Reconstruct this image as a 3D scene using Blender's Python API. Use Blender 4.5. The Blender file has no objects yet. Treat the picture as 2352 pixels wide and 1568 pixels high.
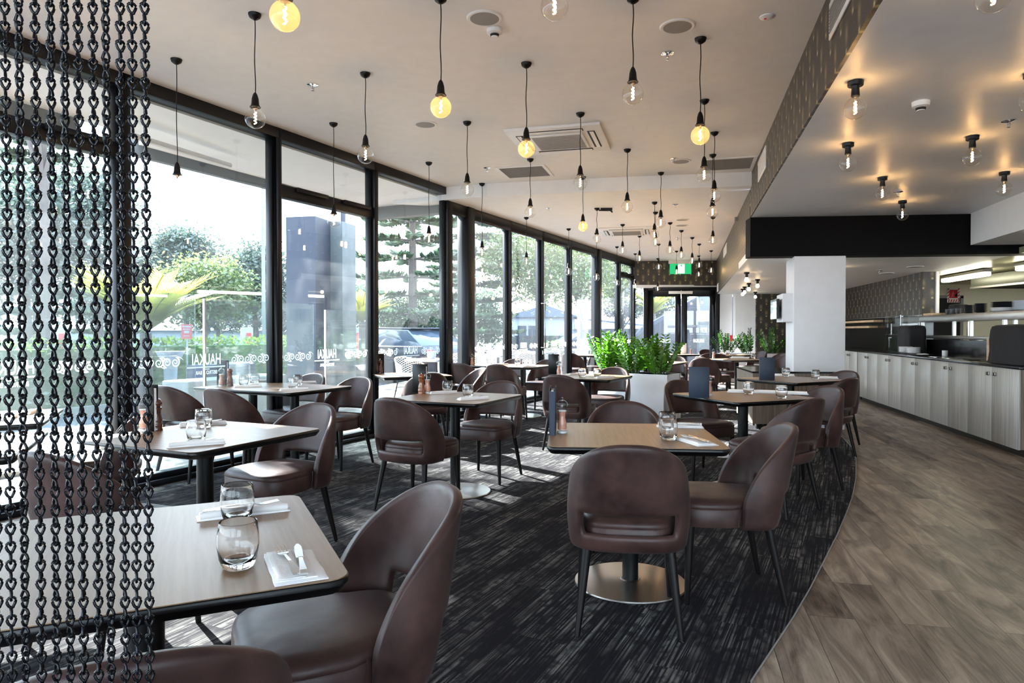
import bpy, bmesh, math, random
from mathutils import Vector, Matrix, noise
R = math.radians; PI = math.pi
random.seed(7)
SC = bpy.context.scene
COL = SC.collection
# ---------------------------------------------------------------- camera, world, sun, exposure
F_PX = 1568.0; CAM_H = 1.25; PITCH = math.atan(24 / 1568)
cam_d = bpy.data.cameras.new('camera'); cam_d.sensor_width = 36; cam_d.lens = 24.0
cam = bpy.data.objects.new('camera', cam_d); COL.objects.link(cam)
cam.location = (0, 0, CAM_H); cam.rotation_euler = (PI / 2 - PITCH, 0, 0)
cam_d.clip_start = 0.05; cam_d.clip_end = 500
SC.camera = cam
world = bpy.data.worlds.new('sky'); SC.world = world; world.use_nodes = True
wn = world.node_tree; wn.nodes.clear()
wo = wn.nodes.new('ShaderNodeOutputWorld'); wb = wn.nodes.new('ShaderNodeBackground')
wc = wn.nodes.new('ShaderNodeTexCoord'); ws = wn.nodes.new('ShaderNodeSeparateXYZ'); wr = wn.nodes.new('ShaderNodeValToRGB')
wn.links.new(wc.outputs['Generated'], ws.inputs[0]); wn.links.new(ws.outputs['Z'], wr.inputs[0])
wr.color_ramp.elements[0].position = 0.0; wr.color_ramp.elements[0].color = (0.86, 0.94, 1.0, 1)
wr.color_ramp.elements[1].position = 0.7; wr.color_ramp.elements[1].color = (0.55, 0.74, 1.0, 1)
wn.links.new(wr.outputs[0], wb.inputs[0]); wb.inputs[1].default_value = 4.0
wn.links.new(wb.outputs[0], wo.inputs[0])
SUN_AZ = 133.0; SUN_EL = 33.0          # direction the light comes from, degrees from +X
sun_d = bpy.data.lights.new('sun', 'SUN'); sun_d.energy = 26.0; sun_d.angle = R(0.6); sun_d.color = (1.0, 0.97, 0.93)
sun = bpy.data.objects.new('sun', sun_d); COL.objects.link(sun)
sv = Vector((math.cos(R(SUN_AZ)) * math.cos(R(SUN_EL)), math.sin(R(SUN_AZ)) * math.cos(R(SUN_EL)), math.sin(R(SUN_EL))))
sun.rotation_euler = sv.to_track_quat('Z', 'Y').to_euler(); sun.location = (-10, 10, 12)
SC.view_settings.view_transform = 'Standard'; SC.view_settings.look = 'None'
SC.view_settings.exposure = 1.5; SC.view_settings.gamma = 1.0; SC.view_settings.use_curve_mapping = False
cy = SC.cycles
cy.use_denoising = True; cy.max_bounces = 10; cy.diffuse_bounces = 5; cy.glossy_bounces = 4
cy.transmission_bounces = 8; cy.transparent_max_bounces = 24
cy.sample_clamp_indirect = 6.0; cy.sample_clamp_direct = 0.0; cy.caustics_reflective = False; cy.caustics_refractive = False
# ---------------------------------------------------------------- materials
def node(nt, t, **kw):
    n = nt.nodes.new(t)
    for k, v in kw.items():
        if k.startswith('i_'):
            key = k[2:]; key = int(key) if key.isdigit() else key.replace('_', ' ')
            n.inputs[key].default_value = v
        else: setattr(n, k, v)
    return n
def newmat(name):
    m = bpy.data.materials.new(name); m.use_nodes = True; nt = m.node_tree
    return m, nt, nt.nodes['Principled BSDF'], nt.nodes['Material Output']
def c4(c): return (c[0], c[1], c[2], 1)
def srgb(r, g, b):
    f = lambda v: (v / 255 / 12.92) if v / 255 <= 0.04045 else ((v / 255 + 0.055) / 1.055) ** 2.4
    return (f(r), f(g), f(b))
def simple(name, col, rough=0.5, metal=0.0, spec=0.5, noise_amt=0.0, nscale=8.0, bump=0.0, bscale=60.0, stretch=None, sheen=0.0):
    m, nt, b, o = newmat(name)
    b.inputs['Base Color'].default_value = c4(col); b.inputs['Roughness'].default_value = rough
    b.inputs['Metallic'].default_value = metal; b.inputs['Specular IOR Level'].default_value = spec
    if sheen: b.inputs['Sheen Weight'].default_value = sheen
    tc = node(nt, 'ShaderNodeTexCoord'); src = tc.outputs['Object']
    if stretch:
        mp = node(nt, 'ShaderNodeMapping'); mp.inputs['Scale'].default_value = stretch
        nt.links.new(src, mp.inputs[0]); src = mp.outputs[0]
    n = node(nt, 'ShaderNodeTexNoise', i_Scale=nscale, i_Detail=5.0); nt.links.new(src, n.inputs['Vector'])
    mx = node(nt, 'ShaderNodeMix', data_type='RGBA')
    k = noise_amt if noise_amt else 0.06
    mx.inputs[6].default_value = c4([c * (1 - k) for c in col]); mx.inputs[7].default_value = c4([min(1, c * (1 + k)) for c in col])
    nt.links.new(n.outputs[0], mx.inputs[0]); nt.links.new(mx.outputs[2], b.inputs['Base Color'])
    if bump:
        n2 = node(nt, 'ShaderNodeTexNoise', i_Scale=bscale, i_Detail=3.0); nt.links.new(src, n2.inputs['Vector'])
        bp = node(nt, 'ShaderNodeBump', i_Strength=bump, i_Distance=0.01)
        nt.links.new(n2.outputs[0], bp.inputs['Height']); nt.links.new(bp.outputs[0], b.inputs['Normal'])
    return m
def emis(name, col, strength, sample=True):
    m, nt, b, o = newmat(name); nt.nodes.remove(b)
    e = node(nt, 'ShaderNodeEmission', i_Color=c4(col), i_Strength=strength); nt.links.new(e.outputs[0], o.inputs[0])
    if not sample: m.cycles.emission_sampling = 'NONE'
    return m
def thin_glass(name, tint=(1, 1, 1), base=0.05, rough=0.0, k=0.9, milk=0.0, haze=0.0):
    m, nt, b, o = newmat(name); nt.nodes.remove(b)
    lw = node(nt, 'ShaderNodeLayerWeight', i_Blend=0.5)
    p = node(nt, 'ShaderNodeMath', operation='POWER'); p.inputs[1].default_value = 4.0; nt.links.new(lw.outputs['Facing'], p.inputs[0])
    q = node(nt, 'ShaderNodeMath', operation='MULTIPLY_ADD'); q.inputs[1].default_value = k; q.inputs[2].default_value = base
    nt.links.new(p.outputs[0], q.inputs[0])
    t = node(nt, 'ShaderNodeBsdfTransparent', i_Color=c4(tint)); g = node(nt, 'ShaderNodeBsdfGlossy', i_Roughness=rough)
    mx = node(nt, 'ShaderNodeMixShader'); nt.links.new(q.outputs[0], mx.inputs[0]); nt.links.new(t.outputs[0], mx.inputs[1]); nt.links.new(g.outputs[0], mx.inputs[2])
    out = mx.outputs[0]
    if milk:
        d = node(nt, 'ShaderNodeBsdfDiffuse', i_Color=(0.9, 0.95, 1, 1)); m2 = node(nt, 'ShaderNodeMixShader'); m2.inputs[0].default_value = milk
        nt.links.new(out, m2.inputs[1]); nt.links.new(d.outputs[0], m2.inputs[2]); out = m2.outputs[0]
    if haze:
        d = node(nt, 'ShaderNodeBsdfTranslucent', i_Color=(0.86, 0.93, 1, 1)); m2 = node(nt, 'ShaderNodeMixShader'); m2.inputs[0].default_value = haze
        nt.links.new(out, m2.inputs[1]); nt.links.new(d.outputs[0], m2.inputs[2]); out = m2.outputs[0]
    nt.links.new(out, o.inputs[0]); return m
def leafmat(name, a, b_, trans=0.5):
    m, nt, b, o = newmat(name); nt.nodes.remove(b)
    tc = node(nt, 'ShaderNodeTexCoord'); n = node(nt, 'ShaderNodeTexNoise', i_Scale=2.5, i_Detail=3.0); nt.links.new(tc.outputs['Object'], n.inputs['Vector'])
    mx = node(nt, 'ShaderNodeMix', data_type='RGBA'); mx.inputs[6].default_value = c4(a); mx.inputs[7].default_value = c4(b_); nt.links.new(n.outputs[0], mx.inputs[0])
    d = node(nt, 'ShaderNodeBsdfDiffuse'); t = node(nt, 'ShaderNodeBsdfTranslucent'); g = node(nt, 'ShaderNodeBsdfGlossy', i_Roughness=0.35)
    g.inputs[0].default_value = (1, 1, 1, 1)
    nt.links.new(mx.outputs[2], d.inputs[0]); nt.links.new(mx.outputs[2], t.inputs[0])
    s = node(nt, 'ShaderNodeMixShader'); s.inputs[0].default_value = trans; nt.links.new(d.outputs[0], s.inputs[1]); nt.links.new(t.outputs[0], s.inputs[2])
    s2 = node(nt, 'ShaderNodeMixShader'); s2.inputs[0].default_value = 0.06; nt.links.new(s.outputs[0], s2.inputs[1]); nt.links.new(g.outputs[0], s2.inputs[2])
    nt.links.new(s2.outputs[0], o.inputs[0]); return m
def mathn(nt, op, a, b=None, c=None):
    n = node(nt, 'ShaderNodeMath', operation=op)
    for i, v in enumerate((a, b, c)):
        if v is None: continue
        if isinstance(v, (int, float)): n.inputs[i].default_value = v
        else: nt.links.new(v, n.inputs[i])
    return n.outputs[0]
def wallpaper():
    m, nt, b, o = newmat('patterned_wallpaper')
    uv = node(nt, 'ShaderNodeUVMap'); sp = node(nt, 'ShaderNodeSeparateXYZ'); nt.links.new(uv.outputs[0], sp.inputs[0])
    U = mathn(nt, 'DIVIDE', sp.outputs[0], 0.135); V = mathn(nt, 'DIVIDE', sp.outputs[1], 0.155)
    def dots(su, sv_, ru, rv, sharp):
        row = mathn(nt, 'FLOOR', mathn(nt, 'ADD', V, sv_))
        sh = mathn(nt, 'MULTIPLY', mathn(nt, 'MODULO', mathn(nt, 'ABSOLUTE', row), 2.0), 1.0)
        uu = mathn(nt, 'PINGPONG', mathn(nt, 'ADD', mathn(nt, 'ADD', U, sh), su), 1.0)
        uu = mathn(nt, 'SUBTRACT', uu, 0.0)
        vv = mathn(nt, 'SUBTRACT', mathn(nt, 'FRACT', mathn(nt, 'ADD', V, sv_)), 0.5)
        d = mathn(nt, 'ADD', mathn(nt, 'POWER', mathn(nt, 'DIVIDE', uu, ru), 2.0), mathn(nt, 'POWER', mathn(nt, 'DIVIDE', vv, rv), 2.0))
        return mathn(nt, 'EXPONENT', mathn(nt, 'MULTIPLY', d, -1.0)), d
    d1, q1 = dots(0.0, 0.0, 0.11, 0.09, 4)
    d2, q2 = dots(1.0, 0.45, 0.20, 0.34, 2)
    glow = mathn(nt, 'ADD', mathn(nt, 'MULTIPLY', d1, 1.0), mathn(nt, 'MULTIPLY', d2, 0.30))
    rad = mathn(nt, 'SQRT', q1)
    arcs = mathn(nt, 'SINE', mathn(nt, 'MULTIPLY', rad, 7.0))
    nz = node(nt, 'ShaderNodeTexNoise', i_Scale=90.0, i_Detail=2.0); nt.links.new(uv.outputs[0], nz.inputs['Vector'])
    spk = mathn(nt, 'MULTIPLY', mathn(nt, 'GREATER_THAN', nz.outputs[0], 0.56), mathn(nt, 'MAXIMUM', arcs, 0.0))
    tot = mathn(nt, 'ADD', glow, mathn(nt, 'MULTIPLY', spk, 0.14))
    mx = node(nt, 'ShaderNodeMix', data_type='RGBA'); mx.inputs[6].default_value = c4(srgb(40, 35, 32)); mx.inputs[7].default_value = c4(srgb(205, 180, 130))
    nt.links.new(tot, mx.inputs[0]); nt.links.new(mx.outputs[2], b.inputs['Base Color']); b.inputs['Roughness'].default_value = 0.45
    return m
def woodfloor():
    m, nt, b, o = newmat('plank_floor'); tc = node(nt, 'ShaderNodeTexCoord')
    mp = node(nt, 'ShaderNodeMapping'); mp.inputs['Rotation'].default_value = (0, 0, -R(90 - 13.5)); nt.links.new(tc.outputs['Object'], mp.inputs[0])
    br = node(nt, 'ShaderNodeTexBrick', offset=0.37, i_Scale=1.0, i_Mortar_Size=0.0014, i_Brick_Width=1.22, i_Row_Height=0.19, i_Bias=0.0)
    br.inputs['Color1'].default_value = (0, 0, 0, 1); br.inputs['Color2'].default_value = (1, 1, 1, 1); br.inputs['Mortar'].default_value = (0.5, 0.5, 0.5, 1)
    nt.links.new(mp.outputs[0], br.inputs['Vector'])
    mp2 = node(nt, 'ShaderNodeMapping'); mp2.inputs['Scale'].default_value = (1.1, 5.5, 1); nt.links.new(mp.outputs[0], mp2.inputs[0])
    wv = node(nt, 'ShaderNodeVectorMath', operation='ADD'); sc = node(nt, 'ShaderNodeVectorMath', operation='SCALE'); sc.inputs['Scale'].default_value = 7.0
    nt.links.new(br.outputs['Color'], sc.inputs[0]); nt.links.new(mp2.outputs[0], wv.inputs[0]); nt.links.new(sc.outputs[0], wv.inputs[1])
    n1 = node(nt, 'ShaderNodeTexNoise', i_Scale=1.6, i_Detail=7.0, i_Roughness=0.62, i_Distortion=1.2); nt.links.new(wv.outputs[0], n1.inputs['Vector'])
    mp3 = node(nt, 'ShaderNodeMapping'); mp3.inputs['Scale'].default_value = (1.0, 14.0, 1); nt.links.new(wv.outputs[0], mp3.inputs[0])
    n2 = node(nt, 'ShaderNodeTexNoise', i_Scale=2.2, i_Detail=8.0, i_Roughness=0.7, i_Distortion=0.6); nt.links.new(mp3.outputs[0], n2.inputs['Vector'])
    s = mathn(nt, 'ADD', mathn(nt, 'MULTIPLY', n1.outputs[0], 0.95), mathn(nt, 'ADD', mathn(nt, 'MULTIPLY', n2.outputs[0], 0.35), mathn(nt, 'MULTIPLY', br.outputs['Color'], 0.20)))
    s = mathn(nt, 'SUBTRACT', s, 0.23)
    cr = node(nt, 'ShaderNodeValToRGB'); nt.links.new(s, cr.inputs[0])
    e = cr.color_ramp.elements; e[0].position = 0.25; e[0].color = c4(srgb(40, 33, 30)); e[1].position = 0.80; e[1].color = c4(srgb(192, 177, 160))
    for p, c in ((0.38, srgb(90, 77, 68)), (0.52, srgb(132, 117, 104)), (0.66, srgb(162, 145, 129))):
        x = e.new(p); x.color = c4(c)
    mort = node(nt, 'ShaderNodeMix', data_type='RGBA'); nt.links.new(br.outputs['Fac'], mort.inputs[0]); nt.links.new(cr.outputs[0], mort.inputs[6]); mort.inputs[7].default_value = c4(srgb(50, 42, 38))
    nt.links.new(mort.outputs[2], b.inputs['Base Color']); b.inputs['Roughness'].default_value = 0.42; b.inputs['Specular IOR Level'].default_value = 0.45
    bp = node(nt, 'ShaderNodeBump', i_Strength=0.25, i_Distance=0.003); nt.links.new(s, bp.inputs['Height']); nt.links.new(bp.outputs[0], b.inputs['Normal'])
    return m
def carpetmat():
    m, nt, b, o = newmat('streaked_carpet'); tc = node(nt, 'ShaderNodeTexCoord')
    mp = node(nt, 'ShaderNodeMapping'); mp.inputs['Rotation'].default_value = (0, 0, -R(63.5)); nt.links.new(tc.outputs['Object'], mp.inputs[0])
    br = node(nt, 'ShaderNodeTexBrick', offset=0.5, i_Scale=1.0, i_Mortar_Size=0.0, i_Brick_Width=1.0, i_Row_Height=0.25)
    br.inputs['Color1'].default_value = (0, 0, 0, 1); br.inputs['Color2'].default_value = (1, 1, 1, 1); nt.links.new(mp.outputs[0], br.inputs['Vector'])
    sc = node(nt, 'ShaderNodeVectorMath', operation='SCALE'); sc.inputs['Scale'].default_value = 9.0; nt.links.new(br.outputs['Color'], sc.inputs[0])
    def nz(scale, det, sx, sy):
        a = node(nt, 'ShaderNodeMapping'); a.inputs['Scale'].default_value = (sx, sy, 1); nt.links.new(mp.outputs[0], a.inputs[0])
        v = node(nt, 'ShaderNodeVectorMath', operation='ADD'); nt.links.new(a.outputs[0], v.inputs[0]); nt.links.new(sc.outputs[0], v.inputs[1])
        n = node(nt, 'ShaderNodeTexNoise', i_Scale=scale, i_Detail=det); nt.links.new(v.outputs[0], n.inputs['Vector']); return n.outputs[0]
    st = nz(1.0, 3.0, 1.6, 110.0); patch = nz(1.0, 4.0, 2.4, 6.0); st2 = nz(1.0, 2.0, 5.0, 38.0); brk = nz(1.0, 5.0, 16.0, 22.0)
    a = mathn(nt, 'MULTIPLY_ADD', st, 5.5, -2.45); a = mathn(nt, 'MINIMUM', mathn(nt, 'MAXIMUM', a, 0.0), 1.0)
    p = mathn(nt, 'MULTIPLY_ADD', patch, 4.5, -1.8); p = mathn(nt, 'MINIMUM', mathn(nt, 'MAXIMUM', p, 0.0), 1.0)
    k = mathn(nt, 'MULTIPLY_ADD', brk, 6.0, -2.2); k = mathn(nt, 'MINIMUM', mathn(nt, 'MAXIMUM', k, 0.15), 1.0)
    c = mathn(nt, 'MULTIPLY_ADD', st2, 3.0, -1.2); c = mathn(nt, 'MINIMUM', mathn(nt, 'MAXIMUM', c, 0.0), 1.0)
    v = mathn(nt, 'MULTIPLY', mathn(nt, 'MULTIPLY', a, k), mathn(nt, 'ADD', mathn(nt, 'MULTIPLY', p, 0.75), mathn(nt, 'MULTIPLY', c, 0.25)))
    mx = node(nt, 'ShaderNodeMix', data_type='RGBA'); mx.inputs[6].default_value = c4(srgb(30, 28, 33)); mx.inputs[7].default_value = c4(srgb(132, 130, 126))
    nt.links.new(v, mx.inputs[0]); nt.links.new(mx.outputs[2], b.inputs['Base Color']); b.inputs['Roughness'].default_value = 0.95; b.inputs['Specular IOR Level'].default_value = 0.1
    wv = node(nt, 'ShaderNodeTexWave', bands_direction='Y', i_Scale=80.0, i_Distortion=1.0); nt.links.new(mp.outputs[0], wv.inputs['Vector'])
    bp = node(nt, 'ShaderNodeBump', i_Strength=0.4, i_Distance=0.004); nt.links.new(wv.outputs[0], bp.inputs['Height']); nt.links.new(bp.outputs[0], b.inputs['Normal'])
    return m
def grainwood(name, a, b_, stretch, rough=0.4, scale=1.0, coat=0.0):
    m, nt, b, o = newmat(name); tc = node(nt, 'ShaderNodeTexCoord'); mp = node(nt, 'ShaderNodeMapping'); mp.inputs['Scale'].default_value = stretch
    nt.links.new(tc.outputs['Object'], mp.inputs[0]); n = node(nt, 'ShaderNodeTexNoise', i_Scale=scale, i_Detail=6.0, i_Roughness=0.65); nt.links.new(mp.outputs[0], n.inputs['Vector'])
    cr = node(nt, 'ShaderNodeValToRGB'); nt.links.new(n.outputs[0], cr.inputs[0]); e = cr.color_ramp.elements
    e[0].position = 0.36; e[0].color = c4(a); e[1].position = 0.64; e[1].color = c4(b_)
    nt.links.new(cr.outputs[0], b.inputs['Base Color']); b.inputs['Roughness'].default_value = rough
    b.inputs['Coat Weight'].default_value = coat; b.inputs['Coat Roughness'].default_value = 0.15
    n2 = node(nt, 'ShaderNodeTexNoise', i_Scale=2.0, i_Detail=3.0)
    m3 = node(nt, 'ShaderNodeMapping'); m3.inputs['Scale'].default_value = tuple(s * 3 for s in stretch); nt.links.new(tc.outputs['Object'], m3.inputs[0]); nt.links.new(m3.outputs[0], n2.inputs['Vector'])
    bp = node(nt, 'ShaderNodeBump', i_Strength=0.08, i_Distance=0.002); nt.links.new(n2.outputs[0], bp.inputs['Height']); nt.links.new(bp.outputs[0], b.inputs['Normal'])
    return m
def leather():
    m, nt, b, o = newmat('brown_nubuck'); tc = node(nt, 'ShaderNodeTexCoord')
    n = node(nt, 'ShaderNodeTexNoise', i_Scale=5.0, i_Detail=6.0, i_Roughness=0.6); nt.links.new(tc.outputs['Object'], n.inputs['Vector'])
    cr = node(nt, 'ShaderNodeValToRGB'); nt.links.new(n.outputs[0], cr.inputs[0]); e = cr.color_ramp.elements
    e[0].position = 0.32; e[0].color = c4(srgb(34, 20, 19)); e[1].position = 0.7; e[1].color = c4(srgb(80, 54, 50))
    nt.links.new(cr.outputs[0], b.inputs['Base Color'])
    r = mathn(nt, 'MULTIPLY_ADD', n.outputs[0], 0.30, 0.28); nt.links.new(r, b.inputs['Roughness'])
    b.inputs['Specular IOR Level'].default_value = 0.36; b.inputs['Sheen Weight'].default_value = 0.05; b.inputs['Sheen Roughness'].default_value = 0.5
    b.inputs['Sheen Tint'].default_value = (0.8, 0.75, 0.8, 1)
    n2 = node(nt, 'ShaderNodeTexNoise', i_Scale=260.0, i_Detail=2.0); nt.links.new(tc.outputs['Object'], n2.inputs['Vector'])
    bp = node(nt, 'ShaderNodeBump', i_Strength=0.12, i_Distance=0.002); nt.links.new(n2.outputs[0], bp.inputs['Height'])
    n3 = node(nt, 'ShaderNodeTexNoise', i_Scale=7.0, i_Detail=2.0); nt.links.new(tc.outputs['Object'], n3.inputs['Vector'])
    bp2 = node(nt, 'ShaderNodeBump', i_Strength=0.25, i_Distance=0.02); nt.links.new(n3.outputs[0], bp2.inputs['Height']); nt.links.new(bp.outputs[0], bp2.inputs['Normal'])
    nt.links.new(bp2.outputs[0], b.inputs['Normal']); return m
def glassmat(name, tint=(1, 1, 1)):
    m, nt, b, o = newmat(name); nt.nodes.remove(b)
    g = node(nt, 'ShaderNodeBsdfGlass', i_Color=c4(tint), i_Roughness=0.0, i_IOR=1.45); nt.links.new(g.outputs[0], o.inputs[0]); return m
M = {}
M['ceil'] = simple('ceiling_paint', srgb(234, 231, 228), 0.55, spec=0.3)
M['ceil2'] = simple('satin_ceiling_paint', srgb(228, 229, 231), 0.45, spec=0.45)
M['white'] = simple('white_wall_paint', srgb(222, 221, 224), 0.6)
M['paper'] = wallpaper(); M['floor'] = woodfloor(); M['carpet'] = carpetmat()
M['frame'] = simple('charcoal_aluminium', srgb(16, 19, 25), 0.4, 0.1, spec=0.3, bump=0.02)
M['blackpaint'] = simple('black_wall_paint', srgb(9, 8, 9), 0.7, spec=0.12, bump=0.05, bscale=120)
M['black'] = simple('satin_black', srgb(11, 10, 11), 0.4, spec=0.25)
M['gloss'] = simple('black_gloss_panel', srgb(20, 20, 23), 0.14, spec=0.5)
M['pane'] = thin_glass('window_glass', (0.93, 0.965, 0.97), 0.06, haze=0.007)
M['thin'] = thin_glass('clear_thin_glass', (0.97, 0.99, 0.98), 0.04)
M['bulb'] = thin_glass('clear_bulb_glass', (0.97, 0.95, 0.92), 0.05, 0.0, 0.8)
M['amber'] = thin_glass('amber_bulb_glass', (0.93, 0.78, 0.50), 0.06, 0.0, 0.8, milk=0.10)
M['fil'] = emis('glowing_filament', (1.0, 0.58, 0.22), 110.0)
M['led'] = emis('fluorescent_tube_glow', (1.0, 0.95, 0.74), 15.0)
M['leather'] = leather()
M['leg'] = simple('dark_stained_leg', srgb(14, 9, 9), 0.45, noise_amt=0.25, spec=0.22)
M['oak'] = grainwood('oak_tabletop', srgb(128, 99, 72), srgb(146, 116, 88), (60.0, 3.0, 8.0), 0.35, 1.0, 0.0)
M['edge'] = simple('black_table_edge', srgb(10, 9, 10), 0.3, spec=0.28)
M['steel'] = simple('brushed_steel', srgb(176, 170, 164), 0.28, 1.0, stretch=(80, 2, 2), noise_amt=0.1)
M['chrome'] = simple('polished_chrome', srgb(220, 220, 222), 0.1, 1.0)
M['cutlery'] = simple('cutlery_steel', srgb(196, 194, 192), 0.22, 0.9)
M['cab'] = grainwood('pale_grey_veneer', srgb(152, 149, 144), srgb(186, 182, 176), (38, 38, 1.2), 0.38)
M['cab2'] = grainwood('brown_grey_veneer', srgb(96, 84, 74), srgb(140, 124, 110), (45, 45, 1.6), 0.45)
M['crate'] = grainwood('pale_pine', srgb(196, 160, 120), srgb(226, 196, 158), (3, 30, 30), 0.6)
M['glass'] = glassmat('tumbler_glass')
M['linen'] = simple('white_linen', srgb(246, 244, 244), 0.85, bump=0.1, bscale=90)
M['navy'] = simple('navy_board', srgb(38, 50, 68), 0.6, bump=0.1, bscale=200)
M['salt'] = simple('pink_salt', srgb(214, 150, 128), 0.6, noise_amt=0.3, nscale=120)
M['millwood'] = grainwood('turned_mill_wood', srgb(98, 48, 26), srgb(150, 84, 48), (20, 20, 3), 0.25, 1.0, 0.5)
M['millwood2'] = grainwood('dark_turned_mill_wood', srgb(54, 26, 18), srgb(86, 44, 30), (20, 20, 3), 0.2, 1.0, 0.6)
M['planter'] = simple('white_planter_gloss', srgb(226, 228, 234), 0.3)
M['soil'] = simple('potting_soil', srgb(50, 38, 30), 0.95)
M['leafzz'] = leafmat('glossy_zz_leaf', srgb(34, 92, 22), srgb(116, 176, 36), 0.42)
M['leafdk'] = leafmat('dark_leaf', srgb(34, 74, 26), srgb(70, 120, 40), 0.35)
M['hood'] = simple('dull_dark_steel', srgb(74, 76, 66), 0.4, 0.6)
M['plastic'] = simple('white_plastic', srgb(226, 224, 222), 0.4)
M['grille'] = simple('grey_grille', srgb(140, 136, 132), 0.6)
M['dark'] = simple('dark_recess', srgb(28, 26, 24), 0.8)
M['asphalt'] = simple('asphalt', srgb(62, 68, 80), 0.9, noise_amt=0.25, nscale=3, bump=0.2, bscale=150)
M['paver'] = simple('patio_concrete', srgb(84, 88, 96), 0.85, noise_amt=0.12, nscale=4)
M['kerb'] = simple('pale_kerb', srgb(128, 128, 126), 0.85)
M['hedge'] = leafmat('hedge_leaf', srgb(48, 72, 28), srgb(112, 134, 56), 0.5)
M['bush'] = leafmat('flowering_bush_leaf', srgb(80, 112, 60), srgb(176, 196, 130), 0.5)
M['tree'] = leafmat('broad_leaf', srgb(66, 86, 48), srgb(132, 148, 84), 0.5)
M['treed'] = leafmat('grey_green_leaf', srgb(48, 62, 58), srgb(96, 110, 96), 0.35)
M['pine'] = leafmat('pine_needles', srgb(48, 74, 58), srgb(98, 122, 88), 0.3)
M['palm'] = leafmat('palm_frond', srgb(120, 136, 52), srgb(190, 180, 84), 0.55)
M['bark'] = simple('tree_bark', srgb(92, 84, 80), 0.9, noise_amt=0.3, nscale=12)
M['ext_dark'] = simple('slate_blue_render', srgb(40, 46, 62), 0.6, bump=0.05)
M['ext_grey'] = simple('grey_green_render', srgb(96, 102, 104), 0.7)
M['ext_white'] = simple('white_weatherboard', srgb(168, 174, 184), 0.7)
M['roof'] = simple('pale_roof_iron', srgb(96, 106, 126), 0.5)
M['carblue'] = simple('blue_car_paint', srgb(44, 66, 124), 0.2, 0.3)
M['cardark'] = simple('dark_car_paint', srgb(48, 52, 64), 0.2, 0.3)
M['carglass'] = simple('car_glass', srgb(60, 70, 84), 0.05, spec=0.8)
M['tyre'] = simple('tyre_rubber', srgb(26, 26, 28), 0.8)
M['red'] = simple('red_plastic', srgb(196, 30, 44), 0.4)
M['orange'] = simple('orange_reflector', srgb(236, 150, 30), 0.4)
M['greensign'] = emis('green_sign_face', srgb(30, 140, 84), 0.9)
M['whitesign'] = emis('white_sign_face', (0.9, 1.0, 0.92), 1.1)
M['decal'] = simple('frosted_white_decal', srgb(236, 240, 244), 0.6)
def decalmat():
    m, nt, b, o = newmat('frosted_film'); nt.nodes.remove(b)
    t = node(nt, 'ShaderNodeBsdfTranslucent', i_Color=(0.95, 0.97, 1, 1)); d = node(nt, 'ShaderNodeBsdfDiffuse', i_Color=(0.95, 0.97, 1, 1))
    mx = node(nt, 'ShaderNodeMixShader'); mx.inputs[0].default_value = 0.5; nt.links.new(t.outputs[0], mx.inputs[1]); nt.links.new(d.outputs[0], mx.inputs[2]); nt.links.new(mx.outputs[0], o.inputs[0]); return m
M['decal'] = decalmat()
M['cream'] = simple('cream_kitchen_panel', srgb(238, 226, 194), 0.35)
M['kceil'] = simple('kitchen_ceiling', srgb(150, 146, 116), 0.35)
M['pot'] = simple('dark_ceramic', srgb(40, 42, 48), 0.3)
M['cover'] = simple('black_cloth_cover', srgb(26, 25, 28), 0.85, bump=0.4, bscale=14)
M['lattice'] = simple('white_woven_cord', srgb(210, 208, 204), 0.7)
M['screen'] = simple('dark_screen', srgb(20, 24, 32), 0.05, spec=0.8)
M['signwhite'] = simple('sign_white', srgb(226, 222, 210), 0.5)
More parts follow.
